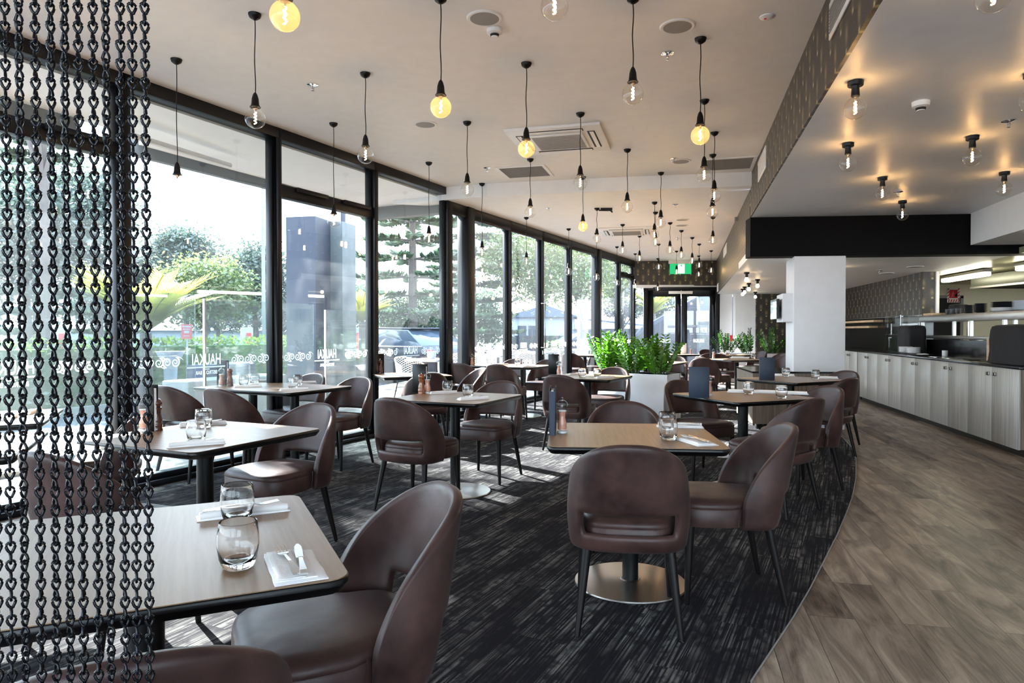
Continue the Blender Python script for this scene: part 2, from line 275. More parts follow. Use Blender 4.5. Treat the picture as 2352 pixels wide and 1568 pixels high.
# ---------------------------------------------------------------- mesh helpers
class MB:
    def __init__(s): s.v = []; s.f = []; s.m = []; s.uv = None
    def add(s, vs, fs, mi=0, mat=None):
        n = len(s.v)
        for p in vs:
            p = Vector(p); s.v.append(mat @ p if mat else p)
        for f in fs: s.f.append([i + n for i in f]); s.m.append(mi)
        return s
    def box(s, c, d, rz=0, mi=0, mat=None):
        x, y, z = d[0] / 2, d[1] / 2, d[2] / 2; r = Matrix.Rotation(rz, 3, 'Z'); c = Vector(c)
        vs = [c + r @ Vector(p) for p in ((-x, -y, -z), (x, -y, -z), (x, y, -z), (-x, y, -z), (-x, -y, z), (x, -y, z), (x, y, z), (-x, y, z))]
        return s.add(vs, [(0, 3, 2, 1), (4, 5, 6, 7), (0, 1, 5, 4), (1, 2, 6, 5), (2, 3, 7, 6), (3, 0, 4, 7)], mi, mat)
    def bx(s, x0, x1, y0, y1, z0, z1, mi=0):
        return s.box(((x0 + x1) / 2, (y0 + y1) / 2, (z0 + z1) / 2), (x1 - x0, y1 - y0, z1 - z0), 0, mi)
    def prism(s, poly, z0, z1, poly2=None, mi=0):
        n = len(poly); p2 = poly2 or poly
        vs = [(x, y, z0) for x, y in poly] + [(x, y, z1) for x, y in p2]
        fs = [list(range(n))[::-1], list(range(n, 2 * n))] + [(i, (i + 1) % n, (i + 1) % n + n, i + n) for i in range(n)]
        return s.add(vs, fs, mi)
    def lathe(s, prof, seg=24, c=(0, 0, 0), mi=0, mat=None):
        vs = []; fs = []; n = len(prof); c = Vector(c)
        for r, z in prof:
            for k in range(seg):
                a = 2 * PI * k / seg; vs.append(c + Vector((r * math.cos(a), r * math.sin(a), z)))
        for i in range(n - 1):
            for k in range(seg):
                k2 = (k + 1) % seg; fs.append((i * seg + k, i * seg + k2, (i + 1) * seg + k2, (i + 1) * seg + k))
        if prof[0][0] > 1e-6: fs.append([k for k in range(seg)][::-1])
        if prof[-1][0] > 1e-6: fs.append([(n - 1) * seg + k for k in range(seg)])
        return s.add(vs, fs, mi, mat)
    def tube(s, pts, r, seg=8, mi=0, closed=False, flat=1.0):
        pts = [Vector(p) for p in pts]; n = len(pts); vs = []; fs = []
        for i, p in enumerate(pts):
            a = pts[(i - 1) % n] if (closed or i) else p; b = pts[(i + 1) % n] if (closed or i < n - 1) else p
            t = (b - a).normalized() if (b - a).length > 1e-9 else Vector((0, 0, 1))
            u = t.cross(Vector((0, 0, 1)));
            if u.length < 0.05: u = t.cross(Vector((0.1, 1, 0)))
            u.normalize(); w = t.cross(u).normalized(); rr = r[i] if isinstance(r, (list, tuple)) else r
            for k in range(seg):
                an = 2 * PI * k / seg; vs.append(p + u * (math.cos(an) * rr) + w * (math.sin(an) * rr * flat))
        m = n if closed else n - 1
        for i in range(m):
            for k in range(seg):
                k2 = (k + 1) % seg; j = (i + 1) % n; fs.append((i * seg + k, i * seg + k2, j * seg + k2, j * seg + k))
        if not closed: fs.append(list(range(seg))[::-1]); fs.append([(n - 1) * seg + k for k in range(seg)])
        return s.add(vs, fs, mi)
    def mesh(s, name, mats, smooth=None):
        me = bpy.data.meshes.new(name); me.from_pydata([tuple(v) for v in s.v], [], s.f)
        for m in (mats if isinstance(mats, (list, tuple)) else [mats]): me.materials.append(m)
        me.polygons.foreach_set('material_index', s.m)
        if smooth:
            me.polygons.foreach_set('use_smooth', [True] * len(me.polygons)); me.set_sharp_from_angle(angle=R(smooth))
        me.update(); return me
    def build(s, name, mats, parent=None, smooth=None, bevel=0, seg=2):
        me = s.mesh(name, mats, smooth)
        if bevel:
            bm = bmesh.new(); bm.from_mesh(me); bmesh.ops.remove_doubles(bm, verts=bm.verts, dist=1e-5)
            es = [e for e in bm.edges if len(e.link_faces) == 2 and e.calc_face_angle(0) > R(40)]
            bmesh.ops.bevel(bm, geom=es, offset=bevel, segments=seg, affect='EDGES', clamp_overlap=True, profile=0.5)
            bm.to_mesh(me); bm.free(); me.polygons.foreach_set('use_smooth', [True] * len(me.polygons)); me.set_sharp_from_angle(angle=R(50))
        return obj(name, me, parent)
def obj(name, me, parent=None):
    o = bpy.data.objects.new(name, me); COL.objects.link(o)
    if parent: o.parent = parent
    return o
def tag(o, label=None, cat=None, group=None, kind=None):
    if label: o['label'] = label
    if cat: o['category'] = cat
    if group: o['group'] = group
    if kind: o['kind'] = kind
    return o
def empty(name, loc=(0, 0, 0), rz=0, label=None, cat=None, group=None, kind=None):
    o = bpy.data.objects.new(name, None); COL.objects.link(o); o.location = loc; o.rotation_euler = (0, 0, rz); o.empty_display_size = 0.05
    return tag(o, label, cat, group, kind)
def copy_tree(o, parent=None):
    c = o.copy(); COL.objects.link(c); c.parent = parent
    for ch in [x for x in ALL() if x.parent == o]: copy_tree(ch, c)
    return c
def ALL(): return list(COL.objects)
KIDS = {}
def clone(o, loc=None, rz=None, label=None, cat=None, group=None, parent=None):
    if o.name not in KIDS:
        ks = {}
        for x in COL.objects:
            if x.parent: ks.setdefault(x.parent.name, []).append(x)
        def grab(q): return [(k, grab(k)) for k in ks.get(q.name, [])]
        KIDS[o.name] = grab(o)
    def rec(lst, par):
        for k, sub in lst:
            c = k.copy(); COL.objects.link(c); c.parent = par; rec(sub, c)
    c = o.copy(); COL.objects.link(c); rec(KIDS[o.name], c)
    if parent: c.parent = parent
    if loc is not None: c.location = loc
    if rz is not None: c.rotation_euler = (0, 0, rz)
    tag(c, label, cat, group); return c
def struct(name, mb, mats, **kw): return tag(mb.build(name, mats, **kw), kind='structure')
def setuv(o, fn):
    me = o.data; uv = me.uv_layers.new(name='UVMap')
    for p in me.polygons:
        for li in p.loop_indices:
            uv.data[li].uv = fn(me.vertices[me.loops[li].vertex_index].co, p.normal)
def wpt(px, py, z):            # where the sight line through a pixel meets the horizontal plane z
    cp, sp = math.cos(PITCH), math.sin(PITCH); a = (px - 1176) / F_PX; b = -(py - 784) / F_PX
    dx, dy, dz = a, cp + b * sp, -sp + b * cp; t = (z - CAM_H) / dz
    return Vector((dx * t, dy * t, z))
# ---------------------------------------------------------------- room shell
FA = math.atan2(0.8951, 0.4458); FD = Vector((0.4458, 0.8951, 0)); FN = Vector((-0.8951, 0.4458, 0))
def fac(Y, off=0.0, z=0.0):     # point on the glazed wall line at depth Y
    p = Vector((-5.707, 0, z)) + FD * (Y / 0.8951) + FN * off; return p
def bulk(Y): return 0.8485 + 0.251 * Y
def back(Y): return 4.26 + 0.2129 * Y
H1 = 3.24; H2 = 3.065; H3 = 2.70; H4 = 2.20; YE = 17.75; YB = -3.6
bm_ = MB(); bm_.prism([(-8, YB), (13, YB), (13, 19.5), (-2, 19.5)], -0.12, 0.0); fl = struct('floor', bm_, M['floor'])
edge_px = [(1725, 1568), (1777, 1489), (1822, 1420), (1861, 1353), (1922, 1232), (1944, 1180), (1957, 1145), (1966, 1100), (1966, 1054), (1957, 1029), (1937, 1007), (1909, 985)]
ep = [wpt(x, y, 0) for x, y in edge_px]
first = [(0.1, -0.6), (0.45, 0.55), (0.66, 1.3)]
poly = [(-7.1, -3.4), (0.0, -3.4)] + first + [(p.x, p.y) for p in ep] + [(3.6, 9.3), (3.9, 10.5), (4.3, 13), (5.0, 17.6)] + [(3.05, 17.6)]
b = MB(); b.prism(poly, 0.0, 0.006); struct('floor_carpet', b, M['carpet'])
# thin pale trim that follows the carpet edge
pts = [Vector((x, y, 0.007)) for x, y in first] + [Vector((p.x, p.y, 0.007)) for p in ep]
b = MB(); b.tube(pts, 0.0035, 6); struct('trim_1', b, M['grille'])
STEP = [(-1.7, 9.80), (-0.334, 9.24), (1.40, 8.86), (3.03, 8.56)]
b = MB(); b.prism([(-8.2, YB), (bulk(YB), YB), (bulk(8.56) + 0.02, 8.56)] + STEP[::-1] + [tuple(fac(9.85, 0.3)[:2])] + [tuple(fac(YB, 0.3)[:2])], H1, H1 + 0.12)
struct('ceiling', b, M['ceil'])
b = MB(); b.prism(STEP + [(bulk(8.56) + 0.02, 8.56), (bulk(YE + 0.5), YE + 0.5), tuple(fac(YE + 0.3, 0.3)[:2]), tuple(fac(9.85, 0.3)[:2])], H2, H1 + 0.12)
struct('ceiling_far_drop', b, M['ceil'])
# papered bulkhead between the two ceilings
def papered(name, p0, p1, z0, z1, th=0.10, side=1):
    d = (Vector(p1) - Vector(p0)); L = d.length; a = math.atan2(d.y, d.x)
    b = MB(); b.bx(0, L, min(0, side * th), max(0, side * th), z0, z1); o = struct(name, b, M['paper'])
    o.location = (p0[0], p0[1], 0); o.rotation_euler = (0, 0, a); setuv(o, lambda c, n: (c.x if abs(n.x) < 0.5 else c.y, c.z)); return o
papered('wall_bulkhead', (bulk(YB), YB), (bulk(8.74), 8.74), H3 + 0.002, H1, 0.10, -1)
papered('wall_bulkhead_far', (bulk(8.80), 8.80), (bulk(YE), YE), H4 + 0.002, H2, 0.10, -1)
BX0 = Vector((bulk(8.74), 8.74)); BD = Vector((1, -0.1)).normalized()
def beamp(t, off=0): return (BX0.x + BD.x * t - BD.y * off, BX0.y + BD.y * t + BD.x * off)
b = MB(); b.prism([(bulk(YB) + 0.03, YB), (13, YB), (13, 7.8)] + [beamp(3.4, 0.1), beamp(0.03, 0.1)], H3, H3 + 0.12); struct('ceiling_right', b, M['ceil2'])
b = MB(); b.prism([beamp(0.002, 0.0), beamp(9.5, 0), beamp(9.5, 0.25), beamp(0.002, 0.25)], H4, H3 + 0.0); struct('wall_black_header', b, M['blackpaint'])
b = MB(); b.prism([beamp(0.03, 0.24), (6.30, 8.68), (back(10.98) + 0.22, 10.95), (back(17.5) + 0.1, 17.5), (10.2, 17.6), (bulk(YE + 1.4) + 0.03, YE + 1.4)], H4, H4 + 0.1); struct('ceiling_low', b, M['ceil2'])
# white dropped soffit on the right
def soff(Y): return 5.34 + 0.25 * (Y - 7.13)
b = MB(); b.prism([(soff(-1), -1), (12.9, -1), (12.9, 7.6), beamp(2.62 + 4, -0.005), (soff(8.40), 8.44)], 2.31, H3); struct('ceiling_right_soffit', b, M['ceil2'])
# column under the black header
cw = 0.63; c0 = beamp(0.545, -0.0); c1 = beamp(1.175, 0.0)
cd = Vector((0.255, 1.0)).normalized() * 0.72
b = MB(); b.prism([c0, c1, (c1[0] + cd.x, c1[1] + cd.y), (c0[0] + cd.x, c0[1] + cd.y)], 0, H4)
struct('wall_column', b, M['white'], bevel=0.008)
# side return behind the column
# end wall: papered strip, white sidelight wall, doors
E0 = Vector((fac(YE).x, YE)); E1 = Vector((bulk(17.6), 17.6))
papered('wall_end', (E0.x, E0.y), (E1.x, E1.y), 2.42, H2, 0.12, 1)
b = MB(); b.bx(E0.x, E1.x + 0.1, 17.64, 17.75, 2.36, 2.44); struct('trim_2', b, M['white'])
# right of the doors: white wall, recessed doorway, papered wall
b = MB(); b.bx(5.30, 5.72, 17.75, 17.9, 0, H4); b.bx(5.72, 6.24, 17.5, 17.7, 0, H4); struct('wall_end_white', b, M['white'])
papered('wall_end_papered', (6.24, 17.5), (9.9, 17.2), 0, H4, 0.15, 1)
# kitchen side wall: paper over dark gloss panel
papered('wall_kitchen', (back(10.98), 10.98), (back(17.3), 17.3), 1.505, H4, 0.16, -1)
L = (Vector((back(17.3), 17.3)) - Vector((back(10.98), 10.98))).length
b = MB(); b.bx(0, L, -0.16, 0, 0, 1.505); o = struct('wall_kitchen_splashback', b, M['gloss']); o.location = (back(10.98), 10.98, 0); o.rotation_euler = (0, 0, math.atan2(6.32, back(17.3) - back(10.98)))
b = MB(); b.bx(0, L, 0.0, 0.006, 1.497, 1.512); o = struct('trim_3', b, M['steel']); o.location = (back(10.98), 10.98, 0); o.rotation_euler = (0, 0, math.atan2(6.32, back(17.3) - back(10.98)))
papered('wall_kitchen_pier', (back(10.98), 10.97), (back(10.98) + 0.17, 10.93), 1.40, H4, 0.15, 1)
b = MB(); b.bx(back(10.98) + 0.17, back(10.98) + 0.22, 10.9, 11.1, 1.4, H4); struct('trim_4', b, M['white'])
KA = math.atan2(1, 0.2129)
def kloc(o, Y=0.0): o.location = (back(Y), Y, 0); o.rotation_euler = (0, 0, KA)   # local x runs along the kitchen wall, +y towards the dining room
b = MB(); b.bx(3.2, 11.1, -0.12, 0.0, 0, 1.12); o = struct('wall_kitchen_pass', b, M['gloss']); kloc(o)
b = MB(); b.bx(-4, 3.2, -0.12, 0.0, 0, 2.4); o = struct('wall_right_near', b, M['white']); kloc(o)
# kitchen beyond the pass
b = MB(); b.bx(7.42, 12.9, 14.0, 14.12, 0, 2.7); struct('wall_kitchen_back', b, M['cream'])
b = MB(); b.bx(12.8, 12.92, YB, 19.4, 0, 2.9); struct('wall_right', b, M['cream'])
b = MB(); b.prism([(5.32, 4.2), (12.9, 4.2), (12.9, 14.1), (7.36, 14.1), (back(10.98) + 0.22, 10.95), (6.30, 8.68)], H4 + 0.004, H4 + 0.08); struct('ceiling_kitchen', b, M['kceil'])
b = MB(); b.bx(8.60, 9.14, 13.93, 14.0, 0, 1.92); o = struct('door_1', b, M['dark'], bevel=0.004)
b = MB(); b.bx(8.54, 8.60, 13.92, 14.0, 0, 1.96); b.bx(9.14, 9.20, 13.92, 14.0, 0, 1.96); b.bx(8.54, 9.20, 13.92, 14.0, 1.92, 1.98); b.build('door_frame', M['grille'], o)
b = MB(); b.bx(6.6, 13, 19.3, 19.45, 0, 2.4); struct('wall_far_right', b, M['white'])
# behind the camera: unseen wall, its row of panes added to brighten the room
b = MB()
b.bx(-8.2, 13, YB - 0.15, YB, 0, 0.12); b.bx(-8.2, 13, YB - 0.15, YB, 2.95, 3.4)
WX = [-8.2, -5.6, -2.4, 0.8, 4.0, 7.2, 10.4, 12.9]
for x0 in WX: b.bx(x0, x0 + 0.12, YB - 0.15, YB, 0.12, 2.95)
struct('wall_behind', b, M['white'])
for i in range(len(WX) - 1):
    b = MB(); b.bx(WX[i] + 0.12, WX[i + 1], YB - 0.1, YB - 0.09, 0.12, 2.95); struct('window_%d' % (20 + i), b, M['pane'])  # unseen glazing, added to let in fill daylight
# ---------------------------------------------------------------- glazed wall
YM = [-3.25, -1.8, -0.36, 1.08, 2.5, 3.93, 5.34, 6.75, 8.12, 9.57, 10.11, 11.30, 12.48, 13.73, 15.25, 16.63, 17.72]
def text_mesh(s, size, ext=0.0, bold=0.03):
    cu = bpy.data.curves.new('txt', 'FONT'); cu.body = s; cu.size = size; cu.align_x = 'CENTER'; cu.extrude = ext; cu.offset = bold * size * 0.6
    o = bpy.data.objects.new('txt', cu); COL.objects.link(o); dg = bpy.context.evaluated_depsgraph_get()
    me = bpy.data.meshes.new_from_object(o.evaluated_get(dg)); bpy.data.objects.remove(o); bpy.data.curves.remove(cu); return me
def text_into(mb, s, size, mat, mi=0, sx=1.0):
    me = text_mesh(s, size); mb.add([mat @ Vector((v.co.x * sx, v.co.y, v.co.z)) for v in me.vertices], [list(p.vertices) for p in me.polygons], mi); bpy.data.meshes.remove(me)
def ribbon(mb, pts, ws, y, mi=0):
    n = len(pts); vs = []
    for i in range(n):
        a = Vector(pts[max(0, i - 1)]); c = Vector(pts[min(n - 1, i + 1)]); t = (c - a).normalized(); u = Vector((-t.y, t.x)); w = ws[i] / 2
        p = Vector(pts[i]); vs += [(p.x + u.x * w, y, p.y + u.y * w), (p.x - u.x * w, y, p.y - u.y * w)]
    mb.add(vs, [(2 * i, 2 * i + 1, 2 * i + 3, 2 * i + 2) for i in range(n - 1)], mi)
def koru(mb, x, z, s, y, flip):
    pts = []; ws = []
    for i in range(30):
        t = i / 29; a = 0.4 + t * 3.3 * PI; r = 0.007 + 0.036 * t
        pts.append((x + flip * r * math.cos(a) * s, z + flip * r * math.sin(a) * s)); ws.append(s * (0.006 + 0.008 * t))
    e = Vector(pts[-1]); 
    for k in range(1, 5):
        pts.append((e.x - flip * 0.017 * k * s, e.y - flip * (0.006 * k - 0.003 * k * k) * s)); ws.append(s * max(0.002, 0.015 - 0.0035 * k))
    ribbon(mb, pts, ws, y)
for i in range(len(YM) - 1):
    y0, y1 = YM[i], YM[i + 1]; L = (y1 - y0) / 0.8951; near = y1 < 9.6
    Ht = H1 if near else H2
    w = empty('window_%d' % (i + 1), fac(y0), FA, kind='structure')
    b = MB(); mw = 0.035; dp0, dp1 = -0.07, 0.07
    b.bx(-mw, mw, dp0, dp1, 0, Ht); b.bx(L - mw - 0.03, L - mw, -0.03, 0.05, 0.07, Ht - 0.1); b.bx(mw, mw + 0.03, -0.03, 0.05, 0.07, Ht - 0.1)
    b.bx(-mw, L, dp0, dp1, Ht - 0.10, Ht); b.bx(-mw, L, -0.10, 0.10, 0, 0.045); b.bx(-mw, L, -0.05, 0.05, 0.045, 0.09)
    trans = near and i in (1, 3, 5, 7)
    if i == 15: trans = True
    if i in (8,): b.bx(L - 0.02, L + 0.1, dp0, dp1, 0, Ht)
    if trans: b.bx(0, L, -0.05, 0.05, 2.58, 2.70); b.bx(L * 0.15, L * 0.45, -0.09, -0.05, 2.66, 2.70); b.bx(L * 0.62, L * 0.92, -0.09, -0.05, 2.66, 2.70)
    if not near: b.bx(-mw, L, dp0, -0.02, Ht - 0.17, Ht - 0.10)
    if i in (10, 14): b.bx(-0.10, 0.09, -0.09, 0.1, 0, Ht)
    b.build('window_frame', M['frame'], w, bevel=0.003, seg=1)
    b = MB(); b.bx(0, L, 0.0, 0.01, 0.07, Ht - 0.06); b.build('pane', M['pane'], w)
    if i >= 5 and L > 0.9:
        b = MB(); yd = 0.013; s = min(1.0, L / 1.57)
        text_into(b, 'HAUKAI', 0.135, Matrix.Translation((L * 0.5, yd, 0.955)) @ Matrix.Rotation(PI / 2, 4, 'X') @ Matrix.Scale(-1, 4, (1, 0, 0)), sx=0.62 * s)
        text_into(b, 'BISTRO & BAR', 0.045, Matrix.Translation((L * 0.5, yd, 0.868)) @ Matrix.Rotation(PI / 2, 4, 'X') @ Matrix.Scale(-1, 4, (1, 0, 0)), sx=0.8 * s)
        b.bx(L * 0.5 - 0.20 * s, L * 0.5 + 0.20 * s, yd, yd + 0.001, 0.925, 0.937); b.bx(L * 0.5 - 0.03, L * 0.5 + 0.03, yd, yd + 0.001, 0.908, 0.917)
        b.build('lettering', M['decal'], w)
        b = MB()
        x = 0.09
        k = 0
        while x < L - 0.07:
            if abs(x - L * 0.5) > 0.27 * s: koru(b, x, 0.985, 0.98, yd, 1 if k % 2 == 0 else -1)
            x += 0.077; k += 1
        b.build('wave_pattern', M['decal'], w)
    if i == 12:
        b = MB(); b.tube([(-0.05, -0.05, 0.95), (-0.05, -0.13, 0.95), (-0.05, -0.13, 1.75), (-0.05, -0.05, 1.75)], 0.014, 8); b.build('pull_handle', M['steel'], w, smooth=40)
        b = MB(); b.box((-0.02, -0.075, 0.86), (0.05, 0.01, 0.07)); b.build('lock_plate', M['steel'], w)
# end doors
DX0 = wpt(1480, 760.01 + 110, 0).x
dr = empty('door_2', (3.36, 17.72, 0), math.atan2(-0.15, 2.1), kind='structure')
b = MB(); Wd = 1.98
b.bx(0.05, 0.16, -0.06, 0.06, 0, 2.36); b.bx(Wd - 0.11, Wd, -0.06, 0.06, 0, 2.36); b.bx(0.05, Wd, -0.06, 0.06, 2.30, 2.38)
b.bx(-0.22, -0.16, -0.05, 0.05, 0, 2.36)
b.build('door_frame', M['frame'], dr, bevel=0.003, seg=1)
for x0, x1 in ((0.16, 1.00), (1.02, Wd - 0.11)):
    b = MB(); b.bx(x0, x0 + 0.14, -0.03, 0.03, 0.02, 2.30); b.bx(x1 - 0.14, x1, -0.03, 0.03, 0.02, 2.30); b.bx(x0, x1, -0.03, 0.03, 2.14, 2.30); b.bx(x0, x1, -0.03, 0.03, 0.02, 0.30)
    d = b.build('door_leaf', M['frame'], dr, bevel=0.003, seg=1)
    b = MB(); b.bx(x0 + 0.14, x1 - 0.14, -0.004, 0.004, 0.30, 2.14); b.build('pane', M['pane'], d)
    b = MB(); text_into(b, 'HAUKAI', 0.12, Matrix.Translation(((x0 + x1) / 2 + 0.02, 0.008, 0.96)) @ Matrix.Rotation(PI / 2, 4, 'X') @ Matrix.Scale(-1, 4, (1, 0, 0)), sx=0.62); b.build('lettering', M['decal'], d)
b = MB(); b.bx(-0.18, 0.05, -0.004, 0.004, 0.05, 2.36); b.build('sidelight_pane', M['pane'], dr)
b = MB(); b.bx(0.68, 1.28, -0.13, -0.06, 2.205, 2.275); b.build('door_closer', M['plastic'], dr, bevel=0.005)
# ---------------------------------------------------------------- dining chair
def chair_shell():
    yf = -0.02; nU = 46
    us = [-1 + 2 * i / nU for i in range(nU + 1)]
    def top(y, a):
        t = (yf - y) / 0.215; base = 0.452 + 0.363 * min(1, max(0, t)) ** 0.74
        return min(base, 0.815 - 0.012 * (abs(a) / 50) ** 2)
    def plan(u, z):
        hw = 0.222 - 0.042 * max(0, (z - 0.50) / 0.31) ** 1.6 - 0.012 * max(0, (0.46 - z) / 0.1)
        yb = -0.215 - 0.085 * max(0, (z - 0.44) / 0.37) + 0.03 * max(0, (0.44 - z) / 0.08)
        yc = -0.085; s = -1 if u < 0 else 1; au = abs(u)
        if au < 0.80:
            a = au / 0.80 * PI / 2; e = 2 / 2.7
            x = s * hw * math.sin(a) ** e; y = yc + (yb - yc) * math.cos(a) ** e; return x, y, math.degrees(a)
        t = (au - 0.80) / 0.20; return s * hw, yc + (yf - yc) * t, 90
    rows = [0, .22, .42, 1e9]; V = 14
    vs = []; idx = {}
    for i, u in enumerate(us):
        x0, y0, a = plan(u, 0.5); tp = top(y0, a); zb = 0.346
        zs = []
        z1 = min(0.425, zb + (tp - zb) * 0.45); z2 = min(0.507, zb + (tp - zb) * 0.8)
        slot = [zb, (zb + z1) / 2, z1, (z1 + z2) / 2, z2]
        for k in range(1, V - 3): slot.append(z2 + (tp - z2) * k / (V - 4))
        for j, z in enumerate(slot):
            x, y, _ = plan(u, z); idx[(i, j)] = len(vs); vs.append((x, y, z))
    nr = len(slot); fs = []
    for i in range(nU):
        um = abs((us[i] + us[i + 1]) / 2)
        for j in range(nr - 1):
            if j in (2, 3) and um < 0.44: continue
            fs.append((idx[(i, j)], idx[(i + 1, j)], idx[(i + 1, j + 1)], idx[(i, j + 1)]))
    b = MB(); b.add(vs, fs); me = b.mesh('backrest', M['leather'], 180)
    o = obj('tmp', me); so = o.modifiers.new('s', 'SOLIDIFY'); so.thickness = 0.034; so.offset = 1.0; so.use_even_offset = True
    ss = o.modifiers.new('b', 'SUBSURF'); ss.levels = 1; ss.render_levels = 1
    dg = bpy.context.evaluated_depsgraph_get(); m2 = bpy.data.meshes.new_from_object(o.evaluated_get(dg)); bpy.data.objects.remove(o)
    m2.name = 'backrest'; m2.polygons.foreach_set('use_smooth', [True] * len(m2.polygons)); return m2
def chair_seat():
    n = 40; b = MB(); rings = []
    def out(f, z, grow=0.0):
        r = []
        for k in range(n):
            a = 2 * PI * k / n; c, s = math.cos(a), math.sin(a); e = 2 / 4.2
            x = (abs(c) ** e) * (1 if c > 0 else -1); y = (abs(s) ** e) * (1 if s > 0 else -1)
            yy = 0.035 + y * 0.235; t = min(1, max(0, (yy + 0.05) / 0.05)); hw = 0.190 + 0.040 * t * t * (3 - 2 * t)
            r.append((x * (hw - 0.0) * f, 0.035 + y * 0.235 * f, z))
        return r
    prof = [(0.90, 0.352), (0.985, 0.355), (1.0, 0.372), (1.0, 0.432), (0.988, 0.437), (1.0, 0.442), (0.985, 0.458), (0.93, 0.470), (0.75, 0.478), (0.45, 0.482), (0.12, 0.483)]
    vs = []; fs = []
    for f, z in prof: vs += out(f, z)
    m = len(prof)
    for i in range(m - 1):
        for k in range(n): fs.append((i * n + k, i * n + (k + 1) % n, (i + 1) * n + (k + 1) % n, (i + 1) * n + k))
    fs.append([(m - 1) * n + k for k in range(n)]); fs.append([k for k in range(n)][::-1])
    b.add(vs, fs); return b.mesh('seat', M['leather'], 50)
def leg_mb(x0, y0, x1, y1):
    b = MB(); b.tube([(x1, y1, 0.0), (x1, y1, 0.004), ((x0 + x1) / 2, (y0 + y1) / 2, 0.18), (x0, y0, 0.365)], [0.0105, 0.0115, 0.0165, 0.021], 12); return b
chair0 = empty('dining_chair', (0, 0, 0))
obj('seat', chair_seat(), chair0); obj('backrest', chair_shell(), chair0)
for s in (-1, 1):
    leg_mb(s * 0.190, 0.205, s * 0.208, 0.222).build('leg', M['leg'], chair0, smooth=40)
    leg_mb(s * 0.168, -0.150, s * 0.208, -0.222).build('leg', M['leg'], chair0, smooth=40)
for s in (-1, 1):
    sm = MB(); sm.tube([(s * 0.2290, -0.002, 0.36), (s * 0.2330, -0.004, 0.40), (s * 0.2330, -0.008, 0.455)], 0.0022, 5)
    sm.build('seam_piping', M['leather'], chair0, smooth=40)
# chairs: x, y, facing angle (deg, direction the sitter looks), label
CH = [
 (-0.46, 1.83, 207, 'brown nubuck dining chair in front, its wide seat tucked at the nearest laid table'),
 (-0.66, 1.20, 115, 'brown dining chair of which only the top of the back shows beside the black chains'),
 (0.50, 2.96, 83, 'brown dining chair seen square from behind at the middle table, open slot above seat'),
 (1.03, 3.29, 177, 'brown dining chair in side view at the right end of the middle table'),
 (0.68, 4.02, 265, 'brown dining chair whose rounded back rises behind the middle table'),
 (-1.62, 2.78, 66, 'brown dining chair seen from behind through the hanging black chains'),
 (-1.33, 3.93, 242, 'brown dining chair with creased back at the far side of the second table'),
 (-2.57, 4.24, 206, 'dark brown dining chair beside the window table behind the chains'),
 (-2.18, 5.58, 63, 'grey brown dining chair, its back turned, right one of two before the window table'),
 (-2.72, 5.84, 63, 'grey brown dining chair nearest the glass of the two with backs turned at window table'),
 (-1.60, 6.33, 243, 'sunlit dining chair at the far right side of the long window table'),
 (-2.20, 6.88, 243, 'dining chair with bright creased back behind the long window table'),
 (-0.67, 4.83, 62, 'brown dining chair seen from behind left of the black table column, cutout above seat'),
 (-0.20, 5.79, 246, 'brown dining chair with blue sheen on its seat behind the round steel foot'),
 (-0.98, 7.50, 112, 'brown dining chair with back turned behind the brown pepper mill table'),
 (-0.61, 9.76, 62, 'dining chair before the second pair of mills, back to the camera by the thick post'),
 (-0.63, 8.22, 202, 'dining chair in side view with a bright edge, between two far left tables'),
 (-0.08, 9.48, 62, 'tall looking dining chair with lit left side at the long far table'),
 (0.44, 10.42, 242, 'sunlit dining chair facing the camera at the end of the long far table'),
 (-0.07, 10.75, 242, 'low showing chair back glowing white against the sliding door'),
 (0.61, 7.20, 62, 'dark dining chair with slot, back turned, left of the white planter'),
 (1.13, 8.15, 242, 'dining chair with white sunlit rim standing against the white planter'),
 (1.62, 5.92, 290, 'dark brown dining chair right of the planter behind the navy menu table'),
 (1.84, 4.78, 127, 'brown dining chair with large turned back on the right, seat under the menu table'),
 (2.30, 5.42, 200, 'brown dining chair in side view behind the turned one on the right'),
 (3.50, 7.52, 207, 'brown dining chair whose curved back shows in front of the counter'),
 (3.11, 6.82, 122, 'brown dining chair standing on the wood floor at the carpet edge'),
 (2.75, 11.75, 242, 'far dining chair facing the camera behind the planter plants'),
 (1.90, 10.45, -28, 'far pale chair seen through the plant stems'),
 (3.25, 11.55, 70, 'far dining chair with a bright outline before the round far table'),
 (3.55, 12.05, 25, 'far dining chair overlapping the outlined one, turned to the far table'),
 (4.15, 13.10, 290, 'far dining chair with white sunlit seat under the far table'),
 (4.75, 12.35, 200, 'far dining chair at the right of the far table near the column'),
 (5.25, 13.6, 215, 'farthest dining chair beside the column in front of the papered wall'),
 (1.30, 14.10, 62, 'distant dining chair with its back turned, by the glass, lit from the left'),
 (1.90, 15.2, 242, 'distant dining chair facing the camera near the end of the glass'),
 (2.15, 14.0, 160, 'distant dining chair behind the left plant clump'),
 (3.9, 14.1, 110, 'distant dining chair with a white lit side before the end doors'),
 (5.35, 15.2, 200, 'distant white glowing dining chair in front of the second planter'),
 (4.75, 16.3, 280, 'distant dining chair low before the white end wall'),
 (3.55, 15.9, 30, 'distant chair back beside the end doors'),
 (-3.25, 2.55, 26, 'dark dining chair low at the left edge behind the chains'),
]
SHIFT = {}
for i, (x, y, a, lab) in enumerate(CH):
    if i == 0:
        o = chair0; o.location = (x, y, 0.006); o.rotation_euler = (0, 0, R(a - 90)); tag(o, lab, 'chair', 'brown nubuck dining chairs')
        first_chair = True
    else:
        z = 0.0 if i == 26 else 0.006
        clone(chair0, (x, y, z), R(a - 90), lab, 'chair', 'brown nubuck dining chairs')
